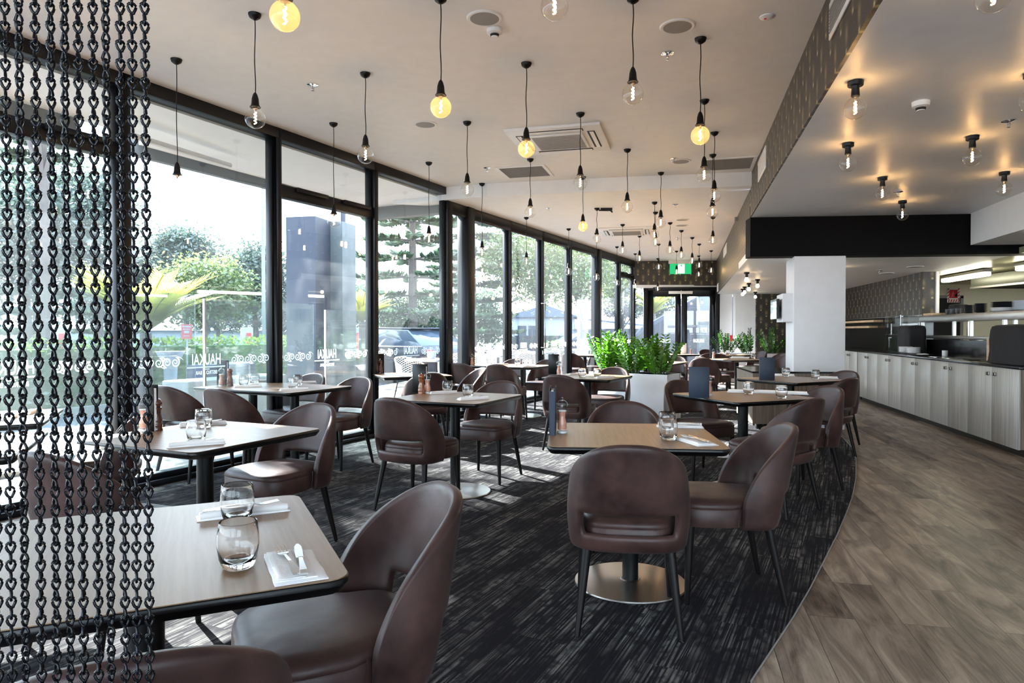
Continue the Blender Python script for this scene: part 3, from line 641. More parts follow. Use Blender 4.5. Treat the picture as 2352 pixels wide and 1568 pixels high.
# ---------------------------------------------------------------- tables
TZ = 0.735
def chamf(w, l, c):
    x, y = w / 2, l / 2; p = []
    for sx, sy, o in ((1, 1, 0), (-1, 1, 1), (-1, -1, 2), (1, -1, 3)):
        for k in range(5):
            a = PI / 2 * (o + k / 4); p.append((sx * (x - c) + c * math.cos(a), sy * (y - c) + c * math.sin(a)))
    return p
def table(w, l, feet, nm='dining_table'):
    t = empty(nm)
    P = chamf(w, l, 0.045); P2 = chamf(w - 0.03, l - 0.03, 0.035); P3 = chamf(w - 0.006, l - 0.006, 0.043)
    b = MB(); b.prism(P3, TZ - 0.004, TZ + 0.0005); b.build('tabletop', M['oak'], t)
    b = MB(); b.prism(P2, TZ - 0.034, TZ - 0.014, P); b.prism(P, TZ - 0.014, TZ - 0.0015); b.build('table_edge', M['edge'], t, bevel=0.0015, seg=1)
    for fx in feet:
        b = MB(); b.lathe([(0.039, 0.02), (0.039, TZ - 0.034)], 24, (fx, 0, 0)); b.lathe([(0.12, TZ - 0.045), (0.12, TZ - 0.034)], 24, (fx, 0, 0)); b.build('column', M['black'], t, smooth=40)
        b = MB(); b.lathe([(0.272, 0.0), (0.275, 0.004), (0.272, 0.010), (0.05, 0.020), (0.045, 0.024)], 56, (fx, 0, 0)); b.build('base_disc', M['steel'], t, smooth=30)
    return t
sq = table(0.8, 0.8, (0,)); lg = table(1.2, 0.8, (-0.26, 0.26))
TB = [('mid', 0.585, 3.36, -5, 0, 'square oak table in the middle with navy menu and pink salt mill'),
 ('front', -0.860, 1.595, 25, 0, 'nearest oak top table behind the hanging chains with two glasses and fork'),
 ('second', -1.52, 3.37, 65, 0, 'oak top table behind the nearest one with dark pepper mill and two glasses'),
 ('window', -2.18, 6.23, -27, 1, 'long table by the second glass bay with four place settings'),
 ('t4', -0.44, 5.28, 65, 0, 'square table with brown pepper mill and menu left of the middle, black edge'),
 ('t5', 0.85, 7.64, 62, 0, 'square table just left of the white planter'),
 ('t6', -1.19, 8.00, 22, 0, 'small looking table at the glass with a grey menu at its corner'),
 ('t7', -0.07, 10.13, -28, 1, 'long far table in front of the sliding glass door'),
 ('t8', 1.56, 14.6, 62, 0, 'distant table by the glass left of the plants'),
 ('tr', 1.82, 5.37, 22, 0, 'right hand oak table carrying an upright navy menu and two glasses'),
 ('tr2', 2.95, 7.22, 28, 0, 'oak table before the white column with a dark blue menu'),
 ('t9', 2.30, 11.0, 62, 1, 'bright sunlit table right behind the planter plants'),
 ('t10', 4.05, 12.3, 20, 0, 'far table left of the black topped cabinet'),
 ('t11', 4.65, 14.7, 20, 0, 'farther laid table in front of the second planter'),
 ('t12', 3.6, 15.0, 20, 0, 'distant table before the end doors with a pale menu'),
 ('t13', -3.13, 3.95, 26, 0, 'table at the glass on the left edge behind the chains'),
 ('t14', -2.55, 2.95, 26, 0, 'dark edged table low at the left edge beside the glass')]
used = set(); TBL = {}
for key, x, y, a, long_, lab in TB:
    src = lg if long_ else sq; f = src.name not in used
    z = 0.006
    if f: used.add(src.name); o = src; o.location = (x, y, z); o.rotation_euler = (0, 0, R(a)); tag(o, lab, 'table', 'oak topped pedestal tables')
    else: o = clone(src, (x, y, z), R(a), lab, 'table', 'oak topped pedestal tables')
    TBL[key] = (x, y)
# keep the masters clean: the first square and long table were used in place
TOPZ = TZ + 0.0065 + 0.0002
# ---------------------------------------------------------------- tableware
def tumbler():
    b = MB(); b.lathe([(0.0, 0.0), (0.026, 0.0), (0.030, 0.003), (0.0365, 0.020), (0.0405, 0.045), (0.0400, 0.066), (0.0370, 0.0895), (0.0362, 0.0905), (0.0352, 0.0895),
        (0.0382, 0.066), (0.0388, 0.045), (0.0350, 0.024), (0.028, 0.015), (0.012, 0.012), (0.0, 0.0115)], 36); 
    b.v = [Vector((v.x * 1.07, v.y * 1.07, v.z * 1.10)) for v in b.v]; return b.mesh('water_glass', M['glass'], 40)
glass_me = tumbler()
def napkin(kind):
    b = MB(); w, l = (0.105, 0.20) if kind == 0 else (0.06, 0.24)
    nx, ny = 10, 16
    def surf(x0, y0, ww, ll, z0, th, seed, amp=0.0022):
        vs = []; fs = []
        for j in range(ny + 1):
            for i in range(nx + 1):
                u = i / nx; v = j / ny; e = min(u, 1 - u, v, 1 - v); rr = min(1, e / 0.07); prof = math.sqrt(max(0, 1 - (1 - rr) ** 2))
                zz = z0 + th * (0.25 + 0.75 * prof) + amp * noise.noise(Vector((u * 3 + seed, v * 4, seed)))
                wob = 0.0012 * noise.noise(Vector((v * 5, seed * 3, 1)))
                vs.append((x0 + (u - 0.5) * ww + wob, y0 + (v - 0.5) * ll, zz))
        n = len(vs); vs += [(x, y, z0) for x, y, z in vs]
        for j in range(ny):
            for i in range(nx):
                a = j * (nx + 1) + i; fs.append((a, a + 1, a + nx + 2, a + nx + 1)); fs.append((a + n, a + nx + 1 + n, a + nx + 2 + n, a + 1 + n))
        bd = [i for i in range(nx + 1)] + [(j * (nx + 1) + nx) for j in range(1, ny + 1)] + [ny * (nx + 1) + i for i in range(nx - 1, -1, -1)] + [j * (nx + 1) for j in range(ny - 1, 0, -1)]
        for k in range(len(bd)): p, q = bd[k], bd[(k + 1) % len(bd)]; fs.append((p, p + n, q + n, q))
        b.add(vs, fs)
    surf(0, 0, w, l, 0.0, 0.007, 1.3); surf(-0.010, 0.004, w * 0.80, l * 0.97, 0.0055, 0.005, 2.7); surf(-0.020, 0.002, w * 0.52, l * 0.95, 0.0095, 0.004, 4.1, 0.001)
    if kind == 1: b.tube([(0.022, -l * 0.47, 0.012), (0.020, 0, 0.014), (0.024, l * 0.47, 0.012)], 0.010, 10)
    return b.mesh('folded_napkin', M['linen'], 60)
nap_me = [napkin(0), napkin(1)]
def fork_mesh():
    b = MB(); pts = [(0, -0.095, 0.003), (0, -0.06, 0.0045), (0, -0.01, 0.004), (0, 0.035, 0.003)]
    vs = []; W = [0.0105, 0.0095, 0.0035, 0.003, 0.011, 0.0125]; Y = [-0.098, -0.075, -0.02, 0.030, 0.045, 0.055]; Z = [0.002, 0.003, 0.005, 0.004, 0.0015, 0.001]
    for w, y, z in zip(W, Y, Z): vs += [(-w, y, z), (w, y, z), (w, y, z + 0.0022), (-w, y, z + 0.0022)]
    fs = [(0, 1, 2, 3)]
    for i in range(5):
        for k in range(4): fs.append((i * 4 + k, i * 4 + (k + 1) % 4, i * 4 + 4 + (k + 1) % 4, i * 4 + 4 + k))
    b.add(vs, fs)
    for t in (-0.0108, -0.0036, 0.0036, 0.0108): b.add([(t - 0.0015, 0.054, 0.001), (t + 0.0015, 0.054, 0.001), (t + 0.001, 0.096, 0.006), (t - 0.001, 0.096, 0.006), (t - 0.0015, 0.054, 0.003), (t + 0.0015, 0.054, 0.003), (t + 0.001, 0.096, 0.0075), (t - 0.001, 0.096, 0.0075)], [(0, 1, 2, 3), (4, 7, 6, 5), (0, 4, 5, 1), (2, 6, 7, 3), (0, 3, 7, 4), (1, 5, 6, 2)])
    return b.mesh('fork', M['cutlery'])
def knife_mesh():
    b = MB(); vs = []; W = [0.0095, 0.0090, 0.0055, 0.005, 0.0085, 0.0095, 0.0085, 0.003]; Y = [-0.105, -0.085, -0.02, -0.002, 0.012, 0.06, 0.09, 0.108]; T = [0.004, 0.005, 0.0045, 0.004, 0.0015, 0.0012, 0.001, 0.001]
    for w, y, t in zip(W, Y, T): vs += [(-w, y, 0.001), (w, y, 0.001), (w * 0.8, y, 0.001 + t), (-w * 0.8, y, 0.001 + t)]
    fs = [(0, 1, 2, 3), (31, 30, 29, 28)]
    for i in range(7):
        for k in range(4): fs.append((i * 4 + k, i * 4 + (k + 1) % 4, i * 4 + 4 + (k + 1) % 4, i * 4 + 4 + k))
    b.add(vs, fs); return b.mesh('table_knife', M['cutlery'])
fork_me = fork_mesh(); knife_me = knife_mesh()
def menu(x, y, a, lab, z=TOPZ, h=0.235, w=0.13, th=0.03, par=None, wall=M['navy']):
    t = empty('menu_holder', (x, y, z), R(a), lab, 'menu holder', 'upright menu holders')
    for s in (-1, 1):
        b = MB(); b.box((0, s * (th / 2 - 0.002), h / 2), (w, 0.004, h)); b.build('board', wall, t, bevel=0.001, seg=1)
    b = MB(); b.box((-w / 2 + 0.004, 0, h / 2 - 0.01), (0.008, th - 0.008, h - 0.02)); b.build('spine', M['navy'], t)
    b = MB(); b.box((0.003, 0, h / 2 - 0.008), (w - 0.012, th - 0.018, h - 0.018)); b.build('menu_sheet', M['linen'], t)
    return t
def mill(x, y, kind, lab, z=TOPZ):
    if kind == 'wood' or kind == 'dark':
        mt = M['millwood'] if kind == 'wood' else M['millwood2']
        t = empty('pepper_mill', (x, y, z), 0, lab, 'pepper mill', 'turned wooden pepper mills')
        b = MB(); b.lathe([(0.0, 0), (0.029, 0), (0.030, 0.008), (0.0265, 0.016), (0.029, 0.022), (0.029, 0.034), (0.0255, 0.040), (0.0275, 0.047), (0.026, 0.06), (0.020, 0.085), (0.0205, 0.10), (0.0245, 0.112), (0.0245, 0.118), (0.016, 0.1205), (0, 0.1205)], 28); b.build('body', mt, t, smooth=50)
        b = MB(); b.lathe([(0.0, 0.1205), (0.018, 0.1205), (0.020, 0.124), (0.026, 0.132), (0.027, 0.142), (0.023, 0.154), (0.012, 0.162), (0.0, 0.163)], 28); b.build('head', mt, t, smooth=50)
        b = MB(); b.lathe([(0.0, 0.161), (0.004, 0.162), (0.003, 0.168), (0.006, 0.172), (0.006, 0.176), (0.0, 0.179)], 14); b.build('knob', M['chrome'], t, smooth=50)
    else:
        t = empty('salt_mill', (x, y, z), 0, lab, 'salt mill', 'clear salt mills')
        pr = [(0.031, 0.0), (0.031, 0.010), (0.027, 0.016), (0.0295, 0.03), (0.0275, 0.055), (0.0205, 0.08), (0.022, 0.10), (0.026, 0.115), (0.024, 0.124), (0.0265, 0.134), (0.0265, 0.146), (0.018, 0.158), (0.004, 0.163)]
        b = MB(); b.lathe(pr, 28); b.build('clear_body', M['thin'], t, smooth=50)
        b = MB(); b.lathe([(0, 0.018), (0.020, 0.018), (0.023, 0.03), (0.021, 0.055), (0.0155, 0.078), (0.0165, 0.095), (0.019, 0.106), (0, 0.106)], 22); b.build('pink_salt', M['salt'], t, smooth=50)
        b = MB(); b.lathe([(0, 0.001), (0.026, 0.001), (0.024, 0.012), (0, 0.014)], 22); b.lathe([(0, 0.108), (0.021, 0.108), (0.021, 0.114), (0, 0.114)], 22); b.build('grinder', M['plastic'], t, smooth=50)
        b = MB(); b.lathe([(0.0, 0.161), (0.004, 0.162), (0.003, 0.168), (0.006, 0.172), (0.006, 0.176), (0.0, 0.179)], 14); b.tube([(0.027 * math.cos(q), 0, 0.138 + 0.027 * math.sin(q)) for q in [PI * k / 10 for k in range(11)]], 0.0018, 6); b.build('knob', M['chrome'], t, smooth=50)
    return t
def wg(px, py, lab, z=TOPZ, on=None):
    p = wpt(px, py, z) if on is None else Vector(on)
    o = obj('water_glass', glass_me); o.location = (p.x, p.y, z + 0.0003); tag(o, lab, 'glass', 'water glasses'); return o
def nk(px, py, a, lab, kind=0, cut=True, z=TOPZ, fa=0):
    p = wpt(px, py, z); o = obj('folded_napkin', nap_me[kind]); o.location = (p.x, p.y, z + 0.0003); o.rotation_euler = (0, 0, R(a)); tag(o, lab, 'napkin', 'folded white napkins')
    if cut:
        d = Vector((math.cos(R(a)), math.sin(R(a)), 0)); zz = z + 0.0165
        for me, off, da, nm in ((fork_me, -0.014, 4, 'fork'), (knife_me, 0.012, -5, 'table_knife')):
            f = obj(nm, me); q = p + d * off + Vector((0, 0, 0)); f.location = (q.x, q.y, zz); f.rotation_euler = (0, 0, R(a + da + fa))
            tag(f, ('fork' if nm == 'fork' else 'knife') + ' on the ' + ' '.join(lab.split()[:14]), 'fork' if nm == 'fork' else 'knife', 'cutlery on the napkins')
    return o
# front table
wg(547, 1302, 'largest water glass, at the front of the nearest table'); wg(545, 1197, 'water glass standing right behind the largest one')
nk(677, 1303, 26, 'creased white napkin at the near right corner of the front table')
nk(560, 1180, -62, 'long folded napkin behind the two front glasses', 1)
mill(-1.27, 1.56, 'dark', 'dark pepper mill cut by the left edge of the photo on the front table')
# middle table
wg(1535, 1010, 'water glass nearest on the middle table'); wg(1532, 991, 'water glass behind the near one on the middle table')
nk(1600, 1016, 15, 'white napkin with fork near the right corner of the middle table')
nk(1562, 981, 82, 'long white napkin at the back edge of the middle table', 1)
p = wpt(1271, 999, TOPZ); menu(p.x, p.y + 0.05, 84, 'navy menu holder seen edge on at the left end of the middle table')
p = wpt(1291, 994, TOPZ); mill(p.x, p.y, 'salt', 'clear mill of pink salt on the middle table')
# second table
wg(451, 1014, 'near water glass on the second left table'); wg(468, 982, 'far water glass on the second left table')
nk(450, 1022, -58, 'rolled napkin with fork at the corner of the second left table', 1); nk(466, 976, -62, 'napkin lying behind the glasses on the second left table', 1)
p = wpt(340, 990, TOPZ); menu(p.x - 0.02, p.y + 0.03, -25, 'black menu holder behind the chains on the second left table', wall=M['black'])
p = wpt(360, 988, TOPZ); mill(p.x, p.y, 'dark', 'dark turned pepper mill just right of the chains'); p = wpt(331, 990, TOPZ); mill(p.x, p.y, 'salt', 'clear salt mill seen between the chains')
# window table
for px, py, l in ((560, 886, 'far left of the four glasses on the long window table'), (585, 881, 'second of the four glasses on the long window table, against the bright hedge'), (673, 893, 'nearest glass on the long window table'), (684, 885, 'glass just behind the nearest one on the long window table')): wg(px, py, l)
nk(570, 889, -70, 'napkin below the left pair of glasses on the window table', 1, False); nk(675, 896, -62, 'napkin at the near corner of the window table', 1, False)
nk(600, 877, -60, 'napkin at the glass side of the window table', 1, False); nk(697, 880, -60, 'napkin behind the right pair of glasses on the window table', 1, False)
p = wpt(512, 884, TOPZ); menu(p.x, p.y, -27, 'black menu holder on the long window table', wall=M['black'])
p = wpt(512, 885, TOPZ); mill(p.x + 0.03, p.y - 0.10, 'salt', 'clear salt mill on the long window table'); p = wpt(529, 884, TOPZ); mill(p.x + 0.03, p.y - 0.08, 'wood', 'brown pepper mill on the long window table')
# table with brown mill
wg(1028, 902, 'water glass in front of the brown chair on the pepper mill table'); wg(1075, 911, 'water glass at the near side of the pepper mill table')
nk(1017, 903, -62, 'crumpled napkin beside the far glass of the pepper mill table', 1, False); nk(1086, 917, -62, 'napkin at the near corner of the pepper mill table', 1)
p = wpt(957, 903, TOPZ); menu(p.x + 0.02, p.y + 0.06, -25, 'black menu holder behind the brown pepper mill', wall=M['black'])
p = wpt(968, 904, TOPZ); mill(p.x, p.y, 'wood', 'warm brown turned pepper mill left of the middle'); p = wpt(982, 903, TOPZ); mill(p.x, p.y, 'salt', 'clear salt mill half hidden by the brown pepper mill')
# t6
p = wpt(868, 857, TOPZ); menu(p.x, p.y + 0.04, 22, 'grey menu holder on the small table at the glass', wall=M['black']); p = wpt(874, 857, TOPZ); mill(p.x, p.y - 0.03, 'dark', 'pepper mill in shade on the small table at the glass')
# t7
for px, py, l in ((1112, 836, 'leftmost glass on the long far table'), (1131, 836, 'second glass on the long far table'), (1189, 840, 'third glass on the long far table'), (1207, 843, 'rightmost glass on the long far table')): wg(px, py, l)
p = wpt(1077, 838, TOPZ); menu(p.x, p.y, -28, 'menu holder at the thick post on the long far table', wall=M['black']); p = wpt(1084, 839, TOPZ); mill(p.x, p.y - 0.05, 'salt', 'salt mill at the thick post on the long far table')
nk(1215, 843, -62, 'napkin at the bright corner of the long far table', 1, False); nk(1150, 838, -62, 'napkin in the middle of the long far table', 1, False)
# t5
wg(1337, 866, 'glass standing dark on the table left of the planter'); wg(1372, 866, 'glass at the right on the table left of the planter')
nk(1388, 868, -62, 'napkin at the near corner of the table left of the planter', 1); nk(1325, 860, -62, 'napkin beside the dark glass left of the planter', 1, False)
p = wpt(1272, 859, TOPZ); menu(p.x, p.y, -28, 'dark menu holder above the turned chair left of the planter', wall=M['black']); p = wpt(1283, 861, TOPZ); mill(p.x, p.y - 0.05, 'salt', 'salt mill above the turned chair left of the planter')
# t8
p = wpt(1308, 815, TOPZ); mill(p.x, p.y, 'salt', 'tiny salt mill on the distant table by the glass'); wg(1333, 814, 'glass on the distant table by the glass'); wg(1360, 813, 'second glass on the distant table by the glass')
# right tables
wg(1719, 905, 'glass behind on the right hand menu table'); wg(1795, 915, 'glass in front on the right hand menu table')
nk(1705, 901, 70, 'napkin beside the back glass on the right hand table', 1, False); nk(1820, 905, 75, 'napkin partly behind the big chair back on the right', 1, False); nk(1750, 902, 75, 'napkin right of the back glass on the right hand table', 1, False)
p = wpt(1607, 914, TOPZ); menu(p.x, p.y + 0.02, -12, 'slate blue menu holder on the right hand table', w=0.15); p = wpt(1628, 908, TOPZ); mill(p.x, p.y, 'salt', 'pink salt mill behind the slate blue menu')
wg(1805, 865, 'glass in front of the white column'); wg(1873, 871, 'glass before the curved chair at the counter')
nk(1800, 863, 70, 'napkin under the glass in front of the column', 1, False); nk(1898, 869, 75, 'napkin at the right on the column table', 1, False)
p = wpt(1763, 873, TOPZ); menu(p.x, p.y + 0.02, -10, 'dark blue menu holder in front of the white column', w=0.15)
# far tables
wg(1544, 828, 'glass glowing on the sunlit table behind the plants'); wg(1533, 826, 'second glass on the sunlit table behind the plants')
p = wpt(1632, 821, TOPZ); menu(p.x, p.y, 70, 'narrow menu holder on the far table'); p = wpt(1639, 822, TOPZ); mill(p.x, p.y, 'salt', 'salt mill on the far table')
wg(1730, 824, 'glass at the right corner of the far table'); nk(1695, 821, 70, 'napkin on the far table', 1, False)
menu(3.8, 15.12, -10, 'pale menu holder glowing before the end doors', wall=M['planter']); p = wpt(1606, 812.5, TOPZ); mill(3.95, 15.1, 'salt', 'salt mill before the end doors')
wg(1658, 813, 'glass on the farther laid table'); wg(1672, 814.5, 'second glass on the farther laid table')
nk(20, 962, 30, 'napkin on the table at the left edge', 1, False); nk(70, 948, 20, 'napkin near the window side of the left edge table', 1, False)
# ---------------------------------------------------------------- hanging chain curtain (jack chain strands)
def chain_mesh():
    p = 0.0190; b = MB(); nl = int(3.16 / p); base = []
    h = p * 0.5 + 0.0016
    def loop(sgn, ang):
        o = []
        for k in range(14):
            a = 2 * PI * k / 14; t = (1 - math.cos(a)) / 2; x = 0.0042 * math.sin(a) * (0.45 + 0.75 * t); z = sgn * h * t
            o.append(Vector((x * math.cos(ang) + (0.0006 * sgn if t < 0.1 else 0), x * math.sin(ang), z)))
        return o
    up = loop(1, 0); dn = loop(-1, PI / 2)
    link = MB(); link.tube(up, 0.00150, 5, closed=True); link.tube(dn, 0.00150, 5, closed=True)
    for i in range(nl):
        zc = 3.235 - (i + 0.5) * p; b.add([v + Vector((0, 0, zc)) for v in link.v], link.f)
    return b.mesh('chain_strand', simple('blackened_chain_steel', srgb(15, 16, 22), 0.34, 0.4), 180)
ch_me = chain_mesh(); YC = 0.70
CHX = [-12, 19, 51, 88, 123, 155, 186, 220, 249, 282, 309, 338]
CHR = [30, 35, 88, 20, 60, 65, 15, 18, 85, 40, 30, 38]
ORD = ['strand at the left photo edge', 'second strand from the left', 'third strand from the left, seen edge on', 'fourth strand from the left', 'fifth strand from the left', 'sixth strand from the left', 'sixth strand from the open end', 'fifth strand from the open end', 'fourth strand from the open end, seen edge on', 'third strand from the open end', 'second strand from the open end', 'outermost strand at the open end']
for i, (px, r) in enumerate(zip(CHX, CHR)):
    o = obj('hanging_chain', ch_me); o.location = ((px - 1176) / F_PX * YC, YC, 0); o.rotation_euler = (0, 0, R(r))
    tag(o, 'black hanging jack chain, ' + ORD[i] + ' of the curtain', 'chain', 'chain curtain strands')
b = MB(); b.bx(-1.6, -0.36, YC - 0.015, YC + 0.015, H1 - 0.012, H1); tag(b.build('chain_rail', M['black']), 'black rail on the ceiling that the chain curtain hangs from', 'rail')
# ---------------------------------------------------------------- pendant lamps
b = MB(); b.lathe([(0.0, -0.040), (0.006, -0.040), (0.018, -0.034), (0.034, -0.022), (0.040, -0.004), (0.040, 0.0), (0.0, 0.0)], 24); can_me = b.mesh('canopy', M['black'], 40)
b = MB()
b.tube([(0.003 * math.sin(k * 0.9), 0.002 * math.cos(k * 1.3), -k / 10) for k in range(11)], 0.0034, 6); cord_me = b.mesh('cord', M['black'], 60)
b = MB(); b.lathe([(0.0, 0.095), (0.006, 0.093), (0.014, 0.080), (0.021, 0.055), (0.024, 0.020), (0.028, 0.010), (0.034, 0.003), (0.033, 0.0), (0.020, 0.002), (0.0, 0.004)], 24); hold_me = b.mesh('lamp_holder', M['black'], 40)
def globe(mat, r=0.0635):
    b = MB(); pr = [(0.016, 0.075), (0.0165, 0.062)]
    for k in range(1, 15):
        a = R(24) + (PI - R(24)) * k / 14; pr.append((r * math.sin(a), r * math.cos(a)))
    pr[-1] = (0.0, -r); b.lathe([(0.0, 0.075)] + pr, 28); return b.mesh('globe', mat, 180)
g_clear = globe(M['bulb']); g_amber = globe(M['amber'])
def filament(amber):
    b = MB(); n = 5 if amber else 7; pts = []
    for k in range(n * 6 + 1):
        t = k / (n * 6); pts.append((0.0062 * math.cos(t * n * PI), 0.0062 * math.sin(t * n * PI), 0.038 - 0.072 * t))
    b.tube(pts, 0.0028 if not amber else 0.0036, 5); return b.mesh('filament', M['fil'], 60)
f_clear = filament(False); f_amber = filament(True)
b = MB(); b.lathe([(0.0, 0.074), (0.014, 0.074), (0.0145, 0.060), (0.006, 0.052), (0.004, 0.040), (0.0, 0.039)], 14); cap_me = b.mesh('bulb_cap', M['steel'], 40)
def kid(name, me, par, loc=(0, 0, 0), sc=None):
    o = obj(name, me, par); o.location = loc
    if sc: o.scale = sc
    return o
def pendant(cx, cy_, by, lab, amber=False, H=H1, Yd=None, group='globe pendant bulbs on black cords'):
    if Yd is None: p = wpt(cx, cy_, H)
    else: p = Vector(((cx - 1176) / F_PX * Yd, Yd, H))
    yb = p.y * 1.0; z = CAM_H - (by - 760) * yb / F_PX
    z = CAM_H + p.y * (math.tan(math.atan((784 - by) / F_PX) - PITCH))
    drop = H - z; t = empty('pendant_lamp', (p.x, p.y, H), 0, lab, 'pendant lamp', group)
    kid('canopy', can_me, t); L = drop - 0.075 - 0.085; kid('cord', cord_me, t, (0, 0, -0.03), (1, 1, max(0.05, L - 0.03)))
    kid('lamp_holder', hold_me, t, (0, 0, -drop + 0.068)); g = kid('globe', g_amber if amber else g_clear, t, (0, 0, -drop)); kid('filament', f_amber if amber else f_clear, g); kid('bulb_cap', cap_me, g)
    return t
PD = [ # canopy px x, canopy px y, bulb px y, label, amber, ceiling, depth
 (405, 136, 423, 'pendant bulb hanging against the white sky right beside the chains', 0, H1, None),
 (585, 32, 272, 'pendant bulb in front of the dark frame left of the transom window', 0, H1, None),
 (658, 0, 37, 'big amber globe cut by the top edge left of centre', 1, H1, 2.92),
 (839, 168, 357, 'clear pendant bulb in front of the second window post', 0, H1, None),
 (1012, -6, 246, 'amber pendant bulb with its canopy touching the top edge', 1, H1, None),
 (766, 283, 508, 'clear pendant bulb low in front of the opening window', 0, H1, None),
 (985, 373, 549, 'clear pendant bulb against the tall pine by the third post', 0, H1, None),
 (1073, 280, 436, 'clear pendant bulb left of the grey ceiling vent', 0, H1, None),
 (1273, 0, 15, 'clear globe cut by the top edge right of centre', 0, H1, 3.15),
 (1209, 145, 342, 'amber pendant bulb before the big ceiling air conditioner', 1, H1, None),
 (1333, 260, 420, 'clear pendant bulb right of the big ceiling air conditioner', 0, H1, None),
 (1454, -6, 216, 'long corded clear pendant bulb below the ceiling speaker', 0, H1, None),
 (1609, 88, 311, 'amber pendant bulb nearest the patterned bulkhead', 1, H1, None),
 (1618, 230, 402, 'clear pendant bulb right below the amber one near the bulkhead', 0, H1, None),
 (1641, 304, 450, 'clear pendant bulb before the right ceiling vent, upper of two close ones', 0, H1, None),
 (1637, 355, 487, 'clear pendant bulb just under another one by the right ceiling vent', 0, H1, None),
 (1441, 343, 475, 'clear pendant bulb alone above the far air conditioner', 0, H1, None),
 (1218, 365, 487, 'clear pendant bulb below the left grey ceiling vent', 0, H1, None),
 (1107, 421, 580, 'amber tinted pendant bulb in the first narrow glass bay', 0, H1, None),
 (1518, 396, 511, 'clear pendant bulb crossing the ceiling step', 0, H1, None),
 (1339, 406, 520, 'amber pendant bulb below the ceiling step', 1, H1, None),
 (1503.4, 464, 539, 'upper one of two touching far bulbs right of the far air conditioner', 0, H2, None),
 (1505.6, 487, 556, 'lower one of two touching far bulbs right of the far air conditioner', 0, H2, None),
 (1371, 478, 549, 'pendant bulb hanging from the canopy with a loose black bracket', 0, H2, None),
 (1209, 499, 601, 'pale pendant bulb in front of the second narrow glass bay', 0, H2, None),
 (1306, 525, 624, 'pendant bulb before the post right of the sliding door', 0, H2, None),
 (1370, 535, 637, 'pendant bulb low before the thick far post', 0, H2, None),
 (1430, 515, 575, 'pendant bulb in front of the far air conditioner', 0, H2, None),
 (1417, 566, 650, 'pendant bulb above the left plant clump', 0, H2, None),
 (1459, 582, 657, 'pendant bulb at the far end of the glass wall', 0, H2, None),
 (1469, 541, 594, 'pendant bulb left of the papered end wall top', 0, H2, None),
 (1513, 560, 613, 'pendant bulb over the left part of the papered end wall', 0, H2, None),
 (1511, 593, 663, 'pendant bulb sparkling at the top of the end doors', 0, H2, None),
 (1539, 511, 574, 'pendant bulb left above the green exit sign', 0, H2, None),
 (1565, 529, 586, 'pendant bulb right above the green exit sign', 0, H2, None),
 (1590, 545, 599, 'pendant bulb right of the green exit sign', 0, H2, None),
 (1606, 560, 609, 'upper one of the two stacked far bulbs on the papered end wall', 0, H2, None),
 (1605, 587, 630, 'lower one of the two stacked far bulbs on the papered end wall', 0, H2, None),
 (1633.6, 575, 621, 'rightmost pendant bulb on the papered end wall', 0, H2, None),
 (1554, 576, 625, 'pendant bulb right below the green exit sign', 0, H2, None),
 (1637.5, 498, 552, 'single pendant bulb before the bulkhead vent', 0, H2, None)]
for cx, c_y, by, lab, am, H, Yd in PD: pendant(cx, c_y, by, lab, bool(am), H, Yd)
p = wpt(1371, 478, H2); b = MB(); b.tube([(p.x + 0.03, p.y, H2 - 0.03), (p.x + 0.1, p.y - 0.02, H2 - 0.035), (p.x + 0.2, p.y + 0.01, H2 - 0.03), (p.x + 0.23, p.y, H2 - 0.06)], 0.012, 6); b.box((p.x + 0.14, p.y, H2 - 0.018), (0.17, 0.05, 0.036)); tag(b.build('ceiling_bracket', M['black']), 'loose black bracket next to a pendant canopy on the far ceiling', 'bracket')
# surface mounted bulbs
b = MB(); b.lathe([(0.0, -0.028), (0.040, -0.028), (0.043, -0.024), (0.043, 0.0), (0.0, 0.0)], 28); b.lathe([(0.024, -0.085), (0.021, -0.04), (0.024, -0.028), (0.0, -0.028)], 24); fx_me = b.mesh('lamp_holder', M['black'], 40)
def surf(px, py, H, lab, Yd=None, small=False):
    p = wpt(px, py, H) if Yd is None else Vector(((px - 1176) / F_PX * Yd, Yd, H))
    t = empty('ceiling_bulb', (p.x, p.y, H), 0, lab, 'ceiling bulb', 'small far ceiling bulbs' if small else 'surface mounted globe bulbs')
    kid('lamp_holder', fx_me, t)
    if small:
        b = MB(); b.lathe([(0.0, -0.05)] + [(0.034 * math.sin(a), 0.034 * math.cos(a)) for a in [PI - PI * k / 10 for k in range(9)]] + [(0.014, 0.05), (0, 0.05)], 16)
        kid('globe', small_me, t, (0, 0, -0.125))
    else:
        g = kid('globe', g_clear, t, (0, 0, -0.155)); kid('filament', f_clear, g); kid('bulb_cap', cap_me, g)
b = MB(); b.lathe([(0.0, -0.034)] + [(0.034 * math.sin(PI - PI * k / 12), 0.034 * math.cos(PI - PI * k / 12)) for k in range(1, 10)] + [(0.015, 0.05), (0, 0.05)], 16); small_me = b.mesh('globe', emis('warm_small_bulb', (1.0, 0.72, 0.42), 9.0), 60)
surf(1965, 187, H3, 'surface bulb nearest the bulkhead corner on the grey ceiling'); surf(1948, 329, H3, 'surface bulb left on the grey ceiling, second row'); surf(2233.6, 313, H3, 'surface bulb right of the smoke detector below the sprinkler')
surf(2273, 0, H3, 'surface bulb cut by the top edge at far right', 2.66); surf(2364, 150, H3, 'surface bulb cut by the right edge', 3.86); surf(2027, 407, H3, 'surface bulb left of the ceiling sprinkler above the black header')
surf(2073, 461, H3, 'lowest surface bulb hanging in front of the black header'); surf(2307, 395, H3, 'surface bulb beside the white soffit')
surf(1933, 612, H4, 'small bulb right behind the white column', small=True)
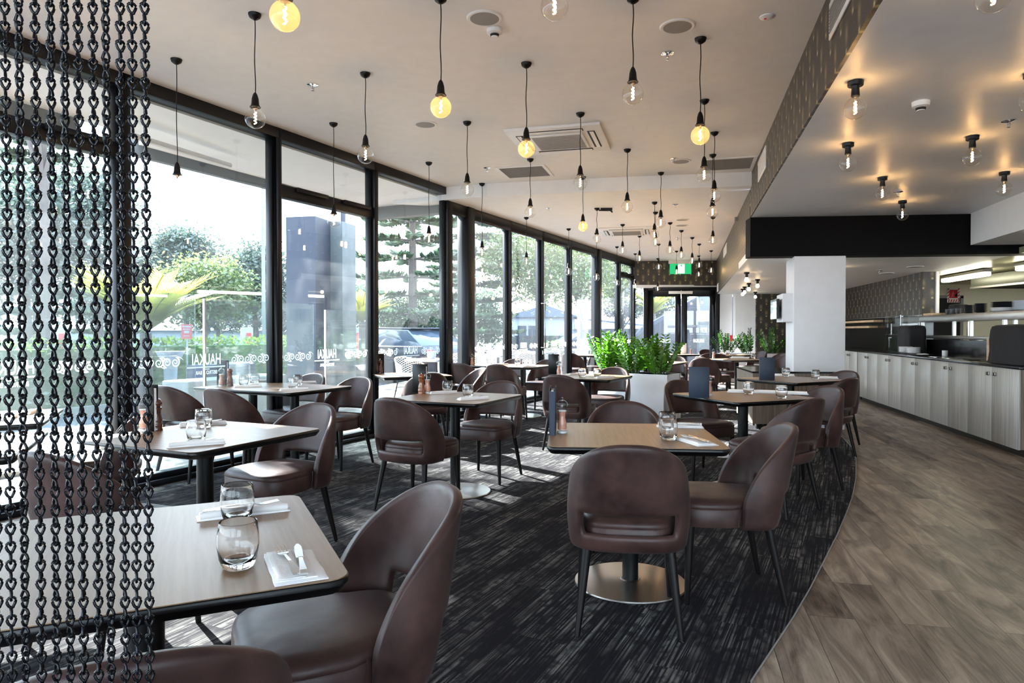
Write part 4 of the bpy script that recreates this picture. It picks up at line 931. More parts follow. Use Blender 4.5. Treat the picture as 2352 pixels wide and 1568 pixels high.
for px, py, l in ((1715, 625, 'nearest small bulb on the low ceiling left of the column'), (1740, 641, 'small bulb rightmost of the low ceiling group'), (1720, 650, 'small bulb in the middle of the low ceiling group'), (1710, 658, 'small bulb left in the low ceiling group'), (1706, 663, 'farthest left small bulb of the low ceiling group'), (1735, 670, 'small bulb before the papered far wall')): surf(px, py, H4, l, small=True)
# ---------------------------------------------------------------- ceiling fittings
b = MB(); b.lathe([(0.0, -0.004), (0.085, -0.004), (0.085, -0.0075), (0.108, -0.009), (0.115, -0.003), (0.115, 0), (0, 0)], 40, mi=0); spk_rim = b.mesh('rim', M['plastic'], 40)
b = MB(); b.lathe([(0.0, -0.0085), (0.092, -0.0085), (0.092, -0.004), (0, -0.004)], 40); spk_gr = b.mesh('grille', M['grille'], 40)
def speaker(px, py, H, lab):
    p = wpt(px, py, H); t = empty('ceiling_speaker', (p.x, p.y, H), 0, lab, 'speaker', 'round ceiling speakers'); kid('rim', spk_rim, t); kid('grille', spk_gr, t)
for px, py, H, l in ((1556, 60, H1, 'largest round ceiling speaker near the top edge'), (1113, 41, H1, 'round ceiling speaker above the smoke detector'), (977, 285, H1, 'round ceiling speaker on the left part of the ceiling'), (1564, 370, H1, 'round ceiling speaker left of the right vent'),
    (1567, 504, H2, 'round speaker on the far ceiling'), (1565, 517, H2, 'second round speaker on the far ceiling'), (2102, 612, H4, 'round speaker above the kitchen paper wall'), (2037, 627, H4, 'round speaker farther above the paper wall')): speaker(px, py, H, l)
b = MB(); b.lathe([(0.0, -0.006), (0.012, -0.012), (0.045, -0.004), (0.045, 0), (0, 0)], 28); sp_rose = b.mesh('rosette', M['chrome'], 40)
b = MB(); b.lathe([(0.0, -0.03), (0.006, -0.03), (0.006, -0.008), (0, -0.008)], 10); b.tube([(-0.010, 0, -0.016), (-0.011, 0, -0.032), (0, 0, -0.045), (0.011, 0, -0.032), (0.010, 0, -0.016)], 0.002, 6); b.lathe([(0.0, -0.048), (0.013, -0.047), (0.013, -0.0455), (0, -0.045)], 14); sp_head = b.mesh('sprinkler_head', M['chrome'], 40)
def sprink(px, py, H, lab):
    p = wpt(px, py, H); t = empty('sprinkler', (p.x, p.y, H), 0, lab, 'sprinkler', 'ceiling sprinklers'); kid('rosette', sp_rose, t); kid('sprinkler_head', sp_head, t)
for px, py, H, l in ((718, 195, H1, 'sprinkler on the ceiling above the left glass bay'), (1533, 122, H1, 'chrome sprinkler under the largest speaker'), (1119, 385, H1, 'sprinkler left of the left vent'), (1547, 364, H1, 'sprinkler beside the right hand round speaker'), (1260, 478, H2, 'sprinkler on the far ceiling left'),
    (1551, 469, H2, 'sprinkler on the far ceiling right'), (1556, 546, H2, 'tiny sprinkler near the exit sign'), (2317, 277, H3, 'sprinkler on the grey ceiling at the right'), (2063, 440, H3, 'sprinkler on the grey ceiling above the black header'), (2020, 621, H4, 'sprinkler above the kitchen paper wall')): sprink(px, py, H, l)
def smoke(px, py, H, lab):
    p = wpt(px, py, H); t = empty('smoke_detector', (p.x, p.y, H), 0, lab, 'smoke detector', 'smoke detectors')
    b = MB(); b.lathe([(0.0, -0.040), (0.036, -0.036), (0.050, -0.030), (0.052, 0), (0, 0)], 32); b.build('body', M['plastic'], t, smooth=30)
    b = MB(); b.lathe([(0.0, -0.056), (0.022, -0.056), (0.024, -0.052), (0.0, -0.052)], 24)
    b.build('cap', M['plastic'], t, smooth=30)
    b = MB(); b.lathe([(0.0, -0.052), (0.026, -0.052), (0.030, -0.0385), (0, -0.0385)], 24); b.build('sensing_chamber', M['dark'], t, smooth=30)
smoke(1136, 66, H1, 'white smoke detector left of the top centre'); smoke(2115, 234, H3, 'white smoke detector on the grey right ceiling')
p = wpt(1762, 38, H1); t = empty('motion_sensor', (p.x, p.y, H1), 0, 'small round sensor with a red light beside the bulkhead', 'sensor'); b = MB(); b.lathe([(0, -0.014), (0.03, -0.012), (0.045, -0.006), (0.048, 0), (0, 0)], 28); b.build('body', M['plastic'], t, smooth=40); b = MB(); b.lathe([(0, -0.018), (0.008, -0.0165), (0.008, -0.012), (0, -0.012)], 10, (-0.012, 0, 0)); b.build('indicator', M['red'], t)
def cassette(px, py, H, ang, s, lab):
    p = wpt(px, py, H); t = empty('air_conditioner', (p.x, p.y, H), R(ang), lab, 'air conditioner', 'ceiling cassette air conditioners')
    b = MB(); h = s / 2
    b.prism([(-h, -h), (h, -h), (h, h), (-h, h)], -0.03, 0.0, None); b.build('panel', M['plastic'], t, bevel=0.006)
    b = MB(); b.bx(-h * 0.58, h * 0.58, -h * 0.58, h * 0.58, -0.045, -0.03); g = b.build('intake_grille', M['plastic'], t, bevel=0.005)
    b = MB()
    for k in range(20): x = -h * 0.5 + h * k / 19; b.bx(-h * 0.52, h * 0.52, x - 0.004, x + 0.004, -0.048, -0.045)
    b.build('grille_slats', M['grille'], g)
    for k in range(4):
        a = k * PI / 2; mt = Matrix.Rotation(a, 4, 'Z'); b = MB(); b.box((0, h * 0.76, -0.0305), (s * 0.62, 0.075, 0.004), mat=mt); f = b.build('air_slot', M['dark'], t)
        b = MB(); b.box((0, h * 0.77, -0.036), (s * 0.6, 0.04, 0.004), mat=mt @ Matrix.Translation((0, 0, 0))); b.build('flap', M['plastic'], f)
a0 = wpt(1165, 301, H1); a1 = wpt(1381, 284.5, H1); ang0 = math.degrees(math.atan2(a1.y - a0.y, a1.x - a0.x))
cassette(1286, 318, H1, ang0, 0.95, 'large white ceiling air conditioner in the middle'); cassette(1440, 530, H2, ang0 + 2, 0.95, 'far white ceiling air conditioner above the plants')
def vent(px, py, H, ang, w, l, lab):
    p = wpt(px, py, H); t = empty('ceiling_vent', (p.x, p.y, H), R(ang), lab, 'ceiling vent', 'square ceiling vents')
    b = MB(); b.bx(-w / 2, w / 2, -l / 2, -l / 2 + 0.04, -0.01, 0); b.bx(-w / 2, w / 2, l / 2 - 0.04, l / 2, -0.01, 0); b.bx(-w / 2, -w / 2 + 0.04, -l / 2 + 0.04, l / 2 - 0.04, -0.01, 0); b.bx(w / 2 - 0.04, w / 2, -l / 2 + 0.04, l / 2 - 0.04, -0.01, 0); b.build('frame', M['plastic'], t)
    b = MB(); b.bx(-w / 2 + 0.04, w / 2 - 0.04, -l / 2 + 0.04, l / 2 - 0.04, -0.004, 0)
    for k in range(22): x = -l / 2 + 0.05 + (l - 0.1) * k / 21; b.bx(-w / 2 + 0.04, w / 2 - 0.04, x - 0.003, x + 0.003, -0.008, -0.004)
    b.build('louvre', M['grille'], t)
vent(1206, 394, H1, ang0, 0.62, 0.62, 'grey ceiling vent left, before the ceiling step'); vent(1672, 376, H1, ang0, 0.62, 0.62, 'grey ceiling vent right, beside the bulkhead')
BA = math.atan2(1, 0.251)
def bvent(y0, y1, z0, z1, lab, mat=M['plastic']):
    L = (y1 - y0) * 1.031; t = empty('wall_vent', (bulk(y0), y0, 0), BA, lab, 'wall vent', 'white vents on the bulkhead')
    b = MB(); b.bx(0, L, 0, 0.012, z0, z1); b.build('frame', M['plastic'], t, bevel=0.002, seg=1)
    b = MB(); n = int((z1 - z0 - 0.05) / 0.018)
    for k in range(n): b.bx(0.025, L - 0.025, 0.012, 0.017, z0 + 0.03 + k * 0.018, z0 + 0.037 + k * 0.018)
    b.build('louvre', M['grille'] if mat is M['grille'] else M['plastic'], t)
bvent(3.15, 3.98, 2.93, 3.14, 'louvred vent on the bulkhead at the top edge', M['grille']); bvent(7.05, 7.75, 2.93, 3.16, 'white vent on the bulkhead above the ceiling step'); bvent(13.4, 14.4, 2.78, 2.98, 'far white vent on the bulkhead'); bvent(16.6, 17.1, 2.22, 2.42, 'small white panel at the bulkhead end over the doors')
b = MB(); t = empty('security_camera', (bulk(10.7) - 0.02, 10.7, 3.0), 0, 'tiny camera on the upper edge of the far bulkhead', 'camera'); b.bx(-0.04, 0.02, -0.03, 0.03, -0.03, 0.03); b.build('body', M['grille'], t, bevel=0.005)
# exit sign
t = empty('exit_sign', (4.30, 17.45, H2), R(-4), 'green running man exit sign under the far ceiling', 'exit sign')
b = MB(); b.bx(-0.30, 0.30, -0.03, 0.03, -0.10, 0); b.build('housing', M['plastic'], t, bevel=0.006); b = MB(); b.bx(-0.27, 0.27, -0.012, 0.012, -0.36, -0.10); b.build('sign_panel', M['greensign'], t)
b = MB(); y = -0.014; 
b.bx(-0.06, 0.10, y, y + 0.001, -0.345, -0.115)
b.build('doorway_symbol', M['whitesign'], t)
b = MB(); y = -0.016
b.lathe([(0, -0.001), (0.022, -0.001), (0.022, 0.001), (0, 0.001)], 14, mat=Matrix.Translation((0.02, y, -0.145)) @ Matrix.Rotation(PI / 2, 4, 'X'))
for p0, p1 in (((0.01, -0.17), (-0.01, -0.25)), ((-0.01, -0.25), (0.04, -0.29)), ((0.04, -0.29), (0.03, -0.34)), ((-0.01, -0.25), (-0.035, -0.30)), ((-0.035, -0.30), (-0.05, -0.31)), ((0.01, -0.18), (0.05, -0.21)), ((0.01, -0.18), (-0.035, -0.20))): b.tube([(p0[0], y, p0[1]), (p1[0], y, p1[1])], 0.011, 6, flat=0.1)
b.build('running_figure', M['greensign'], t)
# ---------------------------------------------------------------- plants
def zz_stem(mb, base, lean, h, seed):
    rnd = random.Random(seed); d = Vector((math.cos(lean[0]) * lean[1], math.sin(lean[0]) * lean[1], 1)).normalized(); side = d.cross(Vector((math.sin(seed), math.cos(seed), 0.1))).normalized()
    n = int(h / 0.034); pts = []
    for k in range(n + 1):
        t = k / n; pts.append(Vector(base) + d * (h * t) + Vector((math.cos(lean[0]), math.sin(lean[0]), 0)) * (lean[1] * 0.25 * h * t * t))
    for k in range(3, n + 1):
        t = k / n; c = pts[k]; sz = 0.105 * (1 - 0.5 * abs(t - 0.5))
        for s in (-1, 1):
            out = (side * s + d * 0.45 + Vector((rnd.uniform(-.3, .3), rnd.uniform(-.3, .3), rnd.uniform(-.1, .3)))).normalized(); w = out.cross(d + Vector((0.01, 0.3 * s, 0))).normalized() * sz * 0.27
            up = w.cross(out).normalized() * sz * 0.12
            a = c; m = c + out * sz * 0.5; e = c + out * sz
            mb.add([a, m + w - up, e, m - w - up, m + up], [(0, 1, 4), (1, 2, 4), (2, 3, 4), (3, 0, 4)], 0)
    mb.tube(pts, [0.007 - 0.004 * k / n for k in range(n + 1)], 5, 1)
def zz(loc, n, h, lab, seed, spread=0.16, mat='leafzz'):
    t = empty('zz_plant', loc, 0, lab, 'plant', 'feathery green potted plants'); rnd = random.Random(seed)
    fo = MB(); 
    for k in range(n):
        a = rnd.uniform(0, 2 * PI); r = rnd.uniform(0, spread * 0.5); zz_stem(fo, (r * math.cos(a), r * math.sin(a), 0), (a, rnd.uniform(0.05, 0.6)), h * rnd.uniform(0.5, 1.0), seed * 31 + k)
    lf = MB(); st = MB()
    me = fo.mesh('fronds', [M[mat], M['leafdk']], 60); obj('fronds', me, t)
    return t
def planter(loc, rz, L, W, H, lab):
    t = empty('planter_box', loc, rz, lab, 'planter', 'white planter boxes'); b = MB(); th = 0.03
    b.bx(0, L, 0, th, 0, H); b.bx(0, L, W - th, W, 0, H); b.bx(0, th, th, W - th, 0, H); b.bx(L - th, L, th, W - th, 0, H); b.build('box', M['planter'], t, bevel=0.003, seg=1)
    b = MB(); b.bx(th, L - th, th, W - th, H - 0.10, H - 0.06); b.build('soil', M['soil'], t); return t
PA = math.atan2(-0.61, 0.78); P0 = Vector((1.03, 9.14, 0.006)); planter(P0, PA, 1.13, 0.40, 0.70, 'long glossy white planter box behind the middle chairs')
dv = Vector((math.cos(PA), math.sin(PA), 0)); nv = Vector((-dv.y, dv.x, 0))
for k, (s, h, nn, l) in enumerate(((0.17, 0.62, 17, 'left feathery plant clump in the white planter'), (0.56, 0.60, 17, 'middle feathery plant clump in the white planter with the tallest frond'), (0.94, 0.60, 20, 'right feathery plant clump in the white planter'))):
    q = P0 + dv * s + nv * 0.20; zz((q.x, q.y, 0.645), nn, h, l, 5 + k)
planter((5.05, 16.6, 0.006), R(-6), 1.5, 0.35, 0.70, 'second white planter before the far white wall')
for k, (x, h, l) in enumerate(((5.25, 0.62, 'left plant clump of the second planter'), (5.75, 0.68, 'middle plant clump of the second planter'), (6.3, 0.68, 'right dark plant clump before the papered wall'))): zz((x, 16.72 - 0.1 * k * 0.5, 0.645), 9, h, l, 20 + k, 0.25, 'leafdk')
# ---------------------------------------------------------------- column cabinet, screen, kitchen side
t = empty('service_cabinet', (0, 0, 0.0), 0, 'low wood veneer cabinet with black glass top wrapped round the column', 'cabinet')
ca = Vector((3.055, 8.655)); ux = Vector((1, -0.1)).normalized(); uy = Vector((0.165, 1.0)).normalized()
def cp(a, c): q = ca + ux * a + uy * c; return (q.x, q.y)
b = MB(); b.prism([cp(0, 0), cp(1.12, 0), cp(1.12, 0.045), cp(0.50, 0.045), cp(0.50, 1.25), cp(0, 1.25)], 0.07, 0.715); b.build('body', M['cab2'], t)
b = MB(); b.prism([cp(-0.01, -0.012), cp(1.13, -0.012), cp(1.13, 0.047), cp(0.505, 0.047), cp(0.505, 1.26), cp(-0.01, 1.26)], 0.717, 0.738); b.build('worktop', M['gloss'], t)
for a, c in ((0.05, 0.02), (0.45, 0.05), (0.05, 1.15), (1.05, 0.022)):
    q = cp(a, c); b = MB(); b.lathe([(0.018, 0.0), (0.018, 0.07), (0, 0.07)], 14, (q[0], q[1], 0.0)); b.build('foot', M['chrome'], t, smooth=40)
t = empty('screen_unit', (0, 0, 0), 0, 'small dark screen on a white box at the side of the column', 'screen')
sx = Vector((c0[0], c0[1])); dd = Vector((0.255, 1.0)).normalized(); nn = Vector((-dd.y, dd.x))
def sq_(a, c): q = sx + dd * a + nn * c; return (q.x, q.y)
b = MB(); b.prism([sq_(0.10, 0.0), sq_(0.70, 0.0), sq_(0.70, 0.12), sq_(0.10, 0.12)], 1.37, 1.735); b.build('white_box', M['white'], t)
b = MB(); b.prism([sq_(0.18, 0.15), sq_(0.62, 0.17), sq_(0.62, 0.21), sq_(0.16, 0.19)], 1.41, 1.67); b.prism([sq_(0.36, 0.12), sq_(0.42, 0.12), sq_(0.42, 0.16), sq_(0.36, 0.16)], 1.5, 1.58); b.build('screen', M['screen'], t)
CA = math.atan2(1, 0.228)
def cf(Y): return (3.46 + 0.228 * Y, Y)
YU = [6.71, 7.85, 8.98, 10.12, 11.27, 12.41]
UN = ['nearest pale veneer base cabinet of the kitchen counter', 'second pale veneer base cabinet from the counter end', 'middle pale veneer base cabinet of the counter', 'fourth pale veneer base cabinet from the counter end', 'farthest two door base cabinet of the counter']
def cabinet(y0, y1, lab, nd=2):
    t = empty('base_cabinet', (cf(y0)[0], y0, 0), CA, lab, 'cabinet', 'pale veneer base cabinets'); L = (y1 - y0) * 1.0257
    dpt = min(0.60, (0.8 - 0.0151 * y1) * 0.975 - 0.015); b = MB(); b.bx(0.001, L - 0.001, -dpt, -0.022, 0.078, 0.868); b.build('carcass', M['cab2'] if y0 < 6.8 else M['cab'], t)
    b = MB(); b.bx(0.001, L - 0.001, -dpt, -0.07, 0, 0.078); b.build('plinth', M['black'], t)
    for k in range(nd):
        x0 = L / nd * k; b = MB(); b.bx(x0 + 0.0015, x0 + L / nd - 0.0015, -0.02, 0.0, 0.075, 0.868); d = b.build('door', M['cab'], t, bevel=0.0012, seg=1)
        hx = x0 + L / nd - 0.075 if k == 0 else x0 + 0.075
        b = MB(); b.bx(hx - 0.030, hx + 0.030, 0.0, 0.018, 0.775, 0.815); h = b.build('handle', M['steel'], d, bevel=0.002, seg=1)
        b = MB(); b.bx(hx - 0.032, hx - 0.004, 0.0181, 0.0195, 0.779, 0.811); b.build('finger_recess', M['dark'], h)
for k in range(5): cabinet(YU[k], YU[k + 1], UN[k])
cabinet(12.46, 13.6, 'plain pale cabinet beyond the counter joint behind the column', 2); cabinet(13.62, 14.8, 'last pale cabinet along the papered wall', 2)
b = MB(); b.prism([(cf(6.69)[0] - 0.012, 6.69), (back(6.69 ) - 0.006, 6.55), (back(14.9) - 0.006, 14.9), (cf(14.9)[0] - 0.012, 14.9)], 0.869, 0.899); o = b.build('worktop', M['gloss'], bevel=0.003); tag(o, 'long black glossy worktop over the pale counter cabinets', 'worktop')
def kp(px, Y, off=0.0): pass
def onc(Y, off):           # point over the counter: depth Y at the front line, off metres back from the front
    q = Vector(cf(Y)) ; n = Vector((math.sin(CA), -math.cos(CA))); r = q + n * off; return (r.x, r.y)
# pass shelves
t = empty('kitchen_pass', (back(0), 0, 0), KA, 'stainless steel kitchen pass with two shelves and upright posts', 'kitchen pass')
def kx(Y): return Y * 1.0224
b = MB(); b.bx(kx(4.3), kx(10.95), -0.34, 0.06, 1.39, 1.49); b.build('top_shelf', M['steel'], t, bevel=0.003)
b = MB(); b.bx(kx(4.3), kx(10.95), -0.34, 0.05, 1.135, 1.18); b.build('lower_shelf', M['steel'], t, bevel=0.003)
for Y in (10.90, 9.75, 9.22, 8.33, 7.6):
    b = MB(); b.bx(kx(Y) - 0.02, kx(Y) + 0.02, 0.0, 0.04, 1.18, 1.39); b.build('post', M['steel'], t)
for Y in (10.1, 8.8):
    b = MB(); b.bx(kx(Y) - 0.02, kx(Y) + 0.02, -0.33, -0.29, 1.18, 1.39); b.build('post', M['steel'], t)
def kpt(Y, off): r = Vector((back(0), 0)) + Vector((math.cos(KA), math.sin(KA))) * kx(Y) + Vector((-math.sin(KA), math.cos(KA))) * off; return (r.x, r.y)
def plate_me(r, mat, h=0.018):
    b = MB(); b.lathe([(0.0, 0.0), (r * 0.55, 0.0), (r * 0.62, 0.003), (r * 0.98, h - 0.003), (r, h), (r * 0.97, h), (r * 0.6, 0.007), (0, 0.006)], 32); return b.mesh('plate', mat, 40)
def stack(xy, z, r, n, mat, lab, nm='plate', dz=0.011, h=0.018, cat='plate'):
    me = plate_me(r, mat, h)
    for k in range(n):
        o = obj(nm, me); o.location = (xy[0] + random.uniform(-.002, .002), xy[1], z + 0.0005 + k * dz); tag(o, lab, cat, lab.replace('one of the ', ''))
cz = 0.8995; sz = 1.4905
stack(onc(10.62, 0.22), cz + 0.014, 0.098, 8, M['linen'], 'one of the white plates in the left stack on the counter'); stack(onc(10.22, 0.20), cz + 0.014, 0.098, 8, M['linen'], 'one of the white plates in the right stack on the counter')
t = empty('serving_tray', (*onc(10.25, 0.22), cz), CA, 'black serving tray under the two white plate stacks', 'tray'); b = MB(); b.bx(-0.45, 0.62, -0.14, 0.14, 0, 0.012); b.build('tray', M['black'], t, bevel=0.005)
o = obj('folded_napkin', nap_me[0]); q = onc(9.86, 0.20); o.location = (q[0], q[1], cz + 0.0125); o.rotation_euler = (0, 0, CA + PI / 2); tag(o, 'folded white cloth on the end of the black tray', 'napkin')
b = MB(); b.lathe([(0, 0), (0.033, 0), (0.036, 0.004), (0.036, 0.075), (0.033, 0.075), (0.032, 0.008), (0, 0.008)], 24); o = b.build('white_cup', M['linen'], smooth=40); q = onc(9.75, 0.45); o.location = (q[0], q[1], cz + 0.0005); tag(o, 'white cup standing alone on the counter below the pass', 'cup')
def covered(xy, rz, w, d, h, lab, seed, r=0.12):
    b = MB(); n = 40; prof = [(1.06, 0), (1.03, 0.06), (1.0, 0.3), (1.0, 0.6), (0.985, 0.85), (0.93, 0.95), (0.8, 0.985), (0.4, 1.0), (0.0, 1.0)]; vs = []; fs = []
    for f, z in prof:
        for k in range(n):
            a = 2 * PI * k / n; c, s = math.cos(a), math.sin(a); e = 2 / 5
            x = (abs(c) ** e) * (1 if c > 0 else -1) * w / 2 * f; y = (abs(s) ** e) * (1 if s > 0 else -1) * d / 2 * f
            q = 1 + (0.035 * noise.noise(Vector((c * 3, s * 3 + seed, z * 3))) + 0.03 * math.sin(a * 7 + seed) * (1 - z)) * (1 if z < 0.97 else 0.2)
            vs.append((x * q, y * q, z * h + 0.008 * noise.noise(Vector((x * 9, y * 9, seed))) * (z > 0.9)))
    m = len(prof)
    for i in range(m - 1):
        for k in range(n): fs.append((i * n + k, i * n + (k + 1) % n, (i + 1) * n + (k + 1) % n, (i + 1) * n + k))
    fs.append([k for k in range(n)][::-1]); b.add(vs, fs); o = b.build('covered_machine', M['cover'], smooth=60); o.location = (xy[0], xy[1], cz + 0.001); o.rotation_euler = (0, 0, rz); tag(o, lab, 'covered machine', 'machines under black cloth'); return o
covered(onc(10.95, 0.41), CA, 0.52, 0.30, 0.44, 'counter machine under black cloth beside the glass display case', 1.0); covered(onc(7.35, 0.33), CA, 0.85, 0.40, 0.42, 'large counter machine under black cloth cut by the right edge', 4.0)
t = empty('display_case', (*onc(11.45, 0.43), cz + 0.001), CA, 'open glass display case left of the covered machine', 'display case')
for x in (-0.36, 0.42): b = MB(); b.bx(x, x + 0.006, -0.14, 0.14, 0, 0.60); b.build('glass_side', M['thin'], t)
for z in (0.01, 0.29, 0.594): b = MB(); b.bx(-0.354, 0.42, -0.14, 0.14, z, z + 0.006); b.build('glass_shelf', M['thin'], t)
for y in (-0.14, 0.134): b = MB(); b.bx(-0.368, -0.36, y, y + 0.006, 0, 0.61); b.build('steel_edge', M['chrome'], t)
b = MB(); b.bx(-0.09, 0.09, -0.05, 0.05, 0, 0.26); o = b.build('wooden_board', M['crate'], bevel=0.003); q = onc(8.02, 0.34); o.location = (q[0], q[1], cz + 0.001); o.rotation_euler = (0, 0, CA); tag(o, 'pale wooden board standing left of the large covered machine', 'board')
for k in range(3):
    b = MB(); b.bx(-0.13, 0.13, -0.10, 0.10, 0, 0.010); o = b.build('glass_slab', M['chrome'] if k < 2 else M['gloss'], bevel=0.002); q = onc(9.15 - 0.42 * k, 0.16); o.location = (q[0], q[1], cz + 0.001); o.rotation_euler = (0, 0, CA); tag(o, ['shiny tray set in the counter, farthest of three', 'shiny tray set in the counter, middle of three', 'dark tray in the counter nearest the covered machine'][k], 'tray', 'shiny trays on the counter')
# wooden wall shelves
for y0, y1, z, l in ((12.9, 15.5, 1.44, 'upper pale wooden shelf on the dark splashback'), (13.2, 14.9, 1.33, 'lower pale wooden shelf on the dark splashback')):
    b = MB(); b.bx(kx(y0), kx(y1), 0.0, 0.16, z - 0.02, z + 0.02); o = b.build('wall_shelf', M['crate'], bevel=0.002); kloc(o); tag(o, l, 'shelf', 'wooden shelves on the splashback')
# crockery on the pass
stack(kpt(9.45, -0.05), sz, 0.068, 9, M['pot'], 'one of the small dark bowls stacked on the pass', 'bowl', 0.011, 0.03, 'bowl'); stack(kpt(9.12, -0.05), sz, 0.078, 10, M['pot'], 'one of the dark plates in the middle stack on the pass', dz=0.012)
stack(kpt(8.75, -0.16), sz, 0.155, 9, M['pot'], 'one of the wide dark plates in the tallest stack on the pass', dz=0.014); stack(kpt(8.58, 0.0 - 0.08), sz, 0.145, 4, M['linen'], 'one of the wide white plates in the low stack on the pass', dz=0.012); stack(kpt(8.12, -0.12), sz, 0.15, 9, M['planter'], 'one of the pale plates in the stack at the right edge on the pass', dz=0.013)
b = MB(); b.bx(-0.20, 0.20, -0.12, 0.12, 0, 0.035); o = b.build('chopping_board', M['crate'], bevel=0.004); q = kpt(10.62, -0.07); o.location = (q[0], q[1], sz); o.rotation_euler = (0, 0, KA); tag(o, 'wooden chopping board at the far end of the pass', 'board')
for k, (Y, l) in enumerate(((10.2, 'dark cup left of three on the pass'), (10.02, 'dark cup in the middle of three on the pass'), (9.86, 'dark cup right of three on the pass'))):
    b = MB(); b.lathe([(0, 0), (0.030, 0), (0.042, 0.03), (0.044, 0.085), (0.041, 0.085), (0.039, 0.03), (0, 0.008)], 24); b.tube([(0.042, 0, 0.07), (0.066, 0, 0.066), (0.066, 0, 0.035), (0.041, 0, 0.028)], 0.005, 6); o = b.build('dark_cup', M['pot'], smooth=40); q = kpt(Y, -0.08); o.location = (q[0], q[1], sz); o.rotation_euler = (0, 0, k); tag(o, l, 'cup', 'dark cups on the pass')
o = covered(kpt(10.30, -0.25), KA, 0.34, 0.18, 0.16, 'low black covered appliance behind the cups on the pass', 7.0); o.location.z = sz
# pans with a handle
t = empty('frying_pan', (*kpt(8.42, -0.28), sz), 1.2, 'dark frying pan whose handle points between the plate stacks', 'pan'); b = MB(); b.lathe([(0, 0), (0.10, 0), (0.13, 0.05), (0.127, 0.05), (0.098, 0.005), (0, 0.005)], 28); b.build('pan', M['black'], t, smooth=40); b = MB(); b.tube([(0.125, 0, 0.045), (0.2, 0, 0.07), (0.32, 0, 0.11)], 0.010, 8); b.build('handle', M['black'], t, smooth=40)
# kitchen beyond: lamps, hood, sign, shelving
def tubelamp(p0, p1, z, lab):
    d = Vector(p1) - Vector(p0); L = d.length; t = empty('fluorescent_lamp', (p0[0], p0[1], z), math.atan2(d.y, d.x), lab, 'ceiling lamp', 'kitchen tube lamps')
    b = MB(); b.bx(0, L, -0.07, 0.07, 0.03, 0.078); b.build('housing', M['grille'], t, bevel=0.01); b = MB(); b.bx(0.02, L - 0.02, -0.06, 0.06, -0.03, 0.03); b.build('diffuser', M['led'], t, bevel=0.02, seg=3)
tubelamp((7.19, 10.33), (7.46, 11.80), 2.115, 'glowing tube lamp over the kitchen pass'); tubelamp((6.86, 8.05), (7.05, 9.52), 2.115, 'tube lamp cut by the right edge in the kitchen')
t = empty('extractor_hood', (7.60, 8.2, 0), R(-2), 'stainless extractor hood hanging in the kitchen', 'hood'); b = MB(); b.bx(0, 1.6, 0, 3.3, 1.985, 2.17); b.build('canopy', M['hood'], t, bevel=0.004)
b = MB(); b.bx(0.03, 1.57, 0.03, 3.27, 1.96, 2.02); b.build('filter_rack', M['dark'], t); b = MB(); b.bx(-0.012, 0.0, -0.0, 3.3, 1.955, 1.985); b.build('drip_edge', M['steel'], t)
q = Vector(((2190 - 1176) / F_PX * 13.9, 13.9)); t = empty('wall_sign', (q.x, 13.92, 1.98), 0, 'red and white striped kitchen safety sign on cream wall', 'sign')
b = MB(); b.bx(-0.125, 0.125, -0.006, 0.0, -0.15, 0.15); b.build('board', M['signwhite'], t); b = MB()
b.bx(-0.085, 0.085, -0.009, -0.006, -0.06, 0.11); b.build('red_field', M['red'], t)
b = MB()
for k in range(4):
    for x in (-0.121, 0.091): b.add([(x, -0.008, -0.10 + k * 0.065), (x + 0.03, -0.008, -0.075 + k * 0.065), (x + 0.03, -0.008, -0.045 + k * 0.065), (x, -0.008, -0.07 + k * 0.065)], [(0, 1, 2, 3)])
for k in range(5): x = -0.115 + k * 0.05; b.add([(x, -0.008, -0.145), (x + 0.022, -0.008, -0.145), (x + 0.045, -0.008, -0.085), (x + 0.022, -0.008, -0.085)], [(0, 1, 2, 3)])
b.build('stripes', M['red'], t); b = MB(); b.tube([(-0.04, -0.011, -0.04), (-0.02, -0.011, 0.02), (-0.01, -0.011, 0.07)], 0.016, 6, flat=0.15); b.tube([(0.0, -0.011, -0.04), (-0.02, -0.011, 0.02)], 0.013, 6, flat=0.15); b.tube([(-0.015, -0.011, 0.05), (0.035, -0.011, 0.02)], 0.011, 6, flat=0.15); b.build('figure', M['signwhite'], t)
b = MB(); b.bx(0.03, 0.075, -0.0115, -0.009, -0.03, 0.03); b.build('black_box_symbol', M['black'], t)
t = empty('kitchen_bench', (7.3, 9.0, 0), R(-2), 'steel kitchen bench with pans seen through the pass', 'bench'); b = MB(); b.bx(0, 0.7, -1.5, 4.0, 0.86, 0.90); b.build('top', M['steel'], t)
for x, y in ((0.04, -1.4), (0.66, -1.4), (0.04, 3.9), (0.66, 3.9)): b = MB(); b.bx(x - 0.02, x + 0.02, y - 0.02, y + 0.02, 0, 0.86); b.build('leg', M['steel'], t)
for k, (x, y, r, h, l) in enumerate(((7.55, 8.2, 0.13, 0.22, 'steel pot nearest on the kitchen bench'), (7.6, 9.3, 0.11, 0.30, 'tall steel pot on the kitchen bench'), (7.7, 10.2, 0.15, 0.26, 'wide steel pot on the kitchen bench'), (7.65, 11.2, 0.12, 0.2, 'farthest steel pot on the kitchen bench'))):
    b = MB(); b.lathe([(0, 0), (r, 0), (r, h), (r * 1.04, h), (r * 1.04, h + 0.01), (r * 0.95, h + 0.01), (r * 0.95, 0.01), (0, 0.01)], 24); o = b.build('cooking_pot', M['steel'] if k % 2 else M['pot'], smooth=40); o.location = (x, y, 0.9); tag(o, l, 'pot', 'pots on the kitchen bench')
